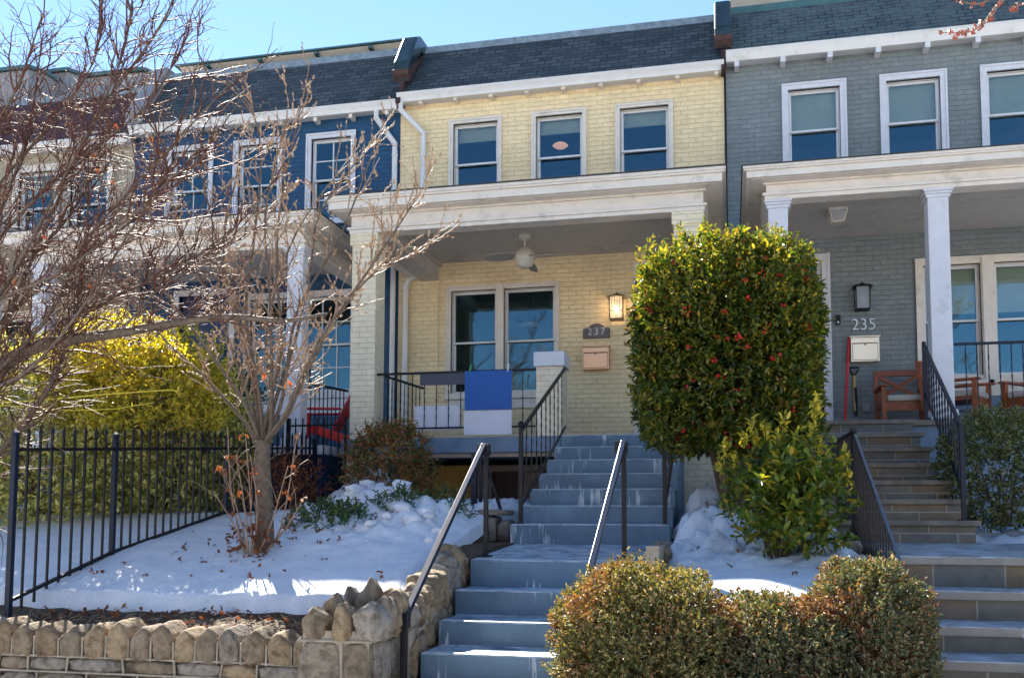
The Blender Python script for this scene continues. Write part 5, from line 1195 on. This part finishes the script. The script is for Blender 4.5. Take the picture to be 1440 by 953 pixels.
# big tree whose trunk stands left of the frame
Yb = 6.3
tb = P(-175, 900, 5.9); T2 = thing('bare_tree', 'large bare tree whose shining red-brown twigs fill the upper left of the view', 'tree', (tb.x,5.9,0))
m = MB(); limb(m, [(tb.x-.1,5.9,-.05),(tb.x-.05,5.9,.8),P(-150,600,5.95),P(-140,420,6.1),P(-120,200,6.2),P(-110,0,6.3)], .19, .06, 6, 14); mk('trunk', m, M['bark'], T2, smooth=True)
LB = [([(-150,650),(-60,575),(0,517),(50,488),(100,478),(167,468),(267,451),(333,446),(400,451),(460,441)],.085,.014,.3),
 ([(-150,700),(-60,690),(0,635),(45,580),(85,510),(108,420),(122,330),(125,230)],.05,.01,.5),([(-150,600),(-60,570),(0,470),(60,330),(140,160),(230,30),(258,-60)],.035,.007,.6),
 ([(-145,560),(-60,500),(20,380),(90,250),(168,90),(190,-30)],.032,.006,-.3),([(-140,500),(-60,430),(0,300),(40,180),(60,50)],.03,.006,.2),
 ([(-60,575),(60,455),(120,340),(200,250),(330,110)],.028,.006,-.2),([(-140,560),(-40,490),(60,400),(160,330),(262,245),(345,130)],.03,.006,.8),
 ([(-140,440),(-60,400),(30,300),(110,225),(205,150),(260,60)],.026,.006,.1),([(50,488),(120,435),(220,390),(330,320),(405,225)],.025,.005,.5),
 ([(-150,620),(-40,560),(40,520),(110,440),(180,330),(250,220)],.03,.005,-.5),([(-130,360),(-40,300),(40,210),(120,110),(150,20)],.025,.006,.4),([(-120,300),(-40,220),(20,130),(60,20)],.025,.006,-.2),
 ([(-140,520),(-20,430),(90,380),(200,290),(290,200)],.026,.005,-.6),([(167,468),(230,400),(300,350),(360,290)],.014,.004,.2),([(-130,500),(0,400),(100,300),(150,180),(170,60)],.026,.005,1.0)]
mb = MB(); tw = MB(); buds = []
for pts, r0, r1, dy in LB:
    n = len(pts); q = limb(mb, [P(px, py, Yb+dy*i/(n-1)) for i, (px,py) in enumerate(pts)], r0*(1 if r0 > .06 else .72), r1*.8, 5, 8)
    for i in range(4, len(q)-1):
        if q[i].x < P(-90,300,Yb).x: continue
        for rep in range(rg.choice((2,2,3))):
            d = (q[i+1]-q[i-1]).normalized(); d = (d*.8+Vector((.34+rg.gauss(0,.25),rg.gauss(0,.45),.48+rg.gauss(0,.2)))*.7); s = Vector((rg.gauss(0,.6),rg.gauss(0,.6),rg.gauss(0,.6))); far = q[i].x > P(300,300,q[i].y).x
            if far and rg.random() < .75: continue
            twig(tw, q[i], d+s*.75, rg.uniform(.22,.75)*(.5 if far else 1), rg.uniform(.005,.0085), rg.choice((1,1,1,2)), .035, buds, .62, 4, .21)
mk('branches', mb, M['bark'], T2, smooth=True); mk('twigs', tw, M['twig'], T2, smooth=True)['kind'] = 'stuff'; mk('buds', budmesh(rg.sample(buds, min(len(buds),7000)), .011), M['bud'], T2)['kind'] = 'stuff'
pts = [P(px,py,6.2) for px,py in ((161,174),(212,192),(130,215),(139,238),(372,523),(404,535),(22,392),(128,400),(155,255),(60,330))]
mk('last_leaves', leaves(np.array([p[:] for p in pts]), np.tile([[.2,-.3,-1.0]],(len(pts),1)), 3, .02, .05, .03, seed=8), M['orangeleaf'], T2)
# twig with red buds hanging in at the top right
q0 = P(1520,-60,4.6); T3 = thing('tree_branch', 'thin twig with red-brown buds hanging in at the top right corner', 'branch', q0); m = MB(); bb = []
for pts in (((1520,-60),(1440,-20),(1402,8),(1385,30),(1362,45),(1326,46)),((1440,-20),(1400,-5),(1375,6),(1350,2)),((1520,-60),(1470,-10),(1432,8),(1428,14)),((1402,8),(1395,22),(1378,38),(1345,52))):
    q = limb(m, [P(px,py,4.6) for px,py in pts], .006, .002, 5, 5)
    for i in range(3,len(q)):
        if rg.random() < .8: bb.append((q[i]+Vector((rg.gauss(0,.008),0,rg.gauss(0,.008))), Vector((rg.gauss(0,1),rg.gauss(0,1),1)).normalized()))
mk('stem', m, M['twig2'], T3); M['redbud'] = plain('red_bud', (.28,.07,.04), .5, var=.3); mk('buds', budmesh(bb*3, .017), M['redbud'], T3)['kind'] = 'stuff'
# ================================================================== ACROSS THE STREET (seen only in the window panes)
for k, (x, mt) in enumerate(((-21,'redbrick'),(-14,'cream'),(-7,'redbrick'),(0,'cream'),(7,'redbrick'),(14,'cream'))):
    h = thing('row_house', ['red brick row house','cream brick row house'][k%2]+' across the street, number %s from the west'%['one','two','three','four','five','six'][k], 'house', (x,-24,0)); m = MB(); hs = []
    for i in range(2):
        for z in (1.2,4.2): hs.append((x+1.2+2.8*i, x+2.6+2.8*i, z, z+1.8))
    w = MB(); wall(w, x, x+6.9, 0, 7, -24, []); w.box(x+.01,x+6.89,-30,-24.01,0,7.0); mk('wall', w, M[mt], h)
    for a,b,c_,d_ in hs: mk('window', MB().box(a,b,-23.99+.28,-23.93+.28,c_,d_), M['trim'], h); mk('pane', MB().box(a+.1,b-.1,-23.64,-23.63,c_+.1,d_-.1), M['dark'], h)
    mk('roof', MB().prism_x([(-23.5,7),(-25,8.4),(-30,8.4),(-30,7)], x, x+6.9), M['shingle'], h)
for k, (x, y, hgt) in enumerate(((-13,-13,10),(-5,-14,11),(1.5,-13,9),(8,-14,11))):
    T4 = thing('bare_tree', 'bare street tree across the road, %s of four from the west'%['first','second','third','fourth'][k], 'tree', (x,y,0)); m = MB(); tw = MB()
    q = limb(m, [(x,y,-.05),(x+.1,y,hgt*.2),(x,y+.1,hgt*.45),(x+.2,y,hgt*.85)], .22, .05, 5, 8)
    for i in range(4,len(q)):
        for r in range(2): twig(tw, q[i], (rg.gauss(0,1),rg.gauss(0,1),1.1), hgt*.35, .05, 2, .05, None, .6, 4, .12)
    mk('trunk', m, M['bark'], T4, smooth=True); mk('branches', tw, M['bark'], T4)
mk('snowy_lawn', MB().box(-60,60,-23.4,-8.7,-.01,.10), M['snow'], kind='structure')
# ================================================================== LIGHT
SUN_AZ, SUN_EL = math.radians(-37), math.radians(39.9)      # azimuth from +y towards +x (negative: left)
w = bpy.data.worlds.new('World'); S.world = w; w.use_nodes = True; nt = w.node_tree; bg = nt.nodes['Background']
sky = nt.nodes.new('ShaderNodeTexSky'); sky.sky_type = 'NISHITA'; sky.sun_disc = False; sky.sun_elevation = SUN_EL; sky.sun_rotation = SUN_AZ
sky.air_density = 1.0; sky.dust_density = 0.0; sky.ozone_density = 3.5
nt.links.new(sky.outputs[0], bg.inputs[0]); bg.inputs[1].default_value = .062
sl = bpy.data.lights.new('sun', 'SUN'); sl.energy = 5.0; sl.angle = math.radians(.5); sl.color = (1,.93,.82)
so = bpy.data.objects.new('sun', sl); C.objects.link(so)
sd_ = Vector((math.sin(SUN_AZ)*math.cos(SUN_EL), math.cos(SUN_AZ)*math.cos(SUN_EL), math.sin(SUN_EL)))
so.rotation_euler = sd_.to_track_quat('Z','Y').to_euler()
S.view_settings.view_transform = 'Standard'; S.view_settings.look = 'None'; S.view_settings.gamma = 1; S.view_settings.use_curve_mapping = False
S.view_settings.exposure = 2.12
S.cycles.max_bounces = 8; S.cycles.transparent_max_bounces = 12; S.cycles.diffuse_bounces = 4; S.cycles.sample_clamp_indirect = 6
S.cycles.use_denoising = True
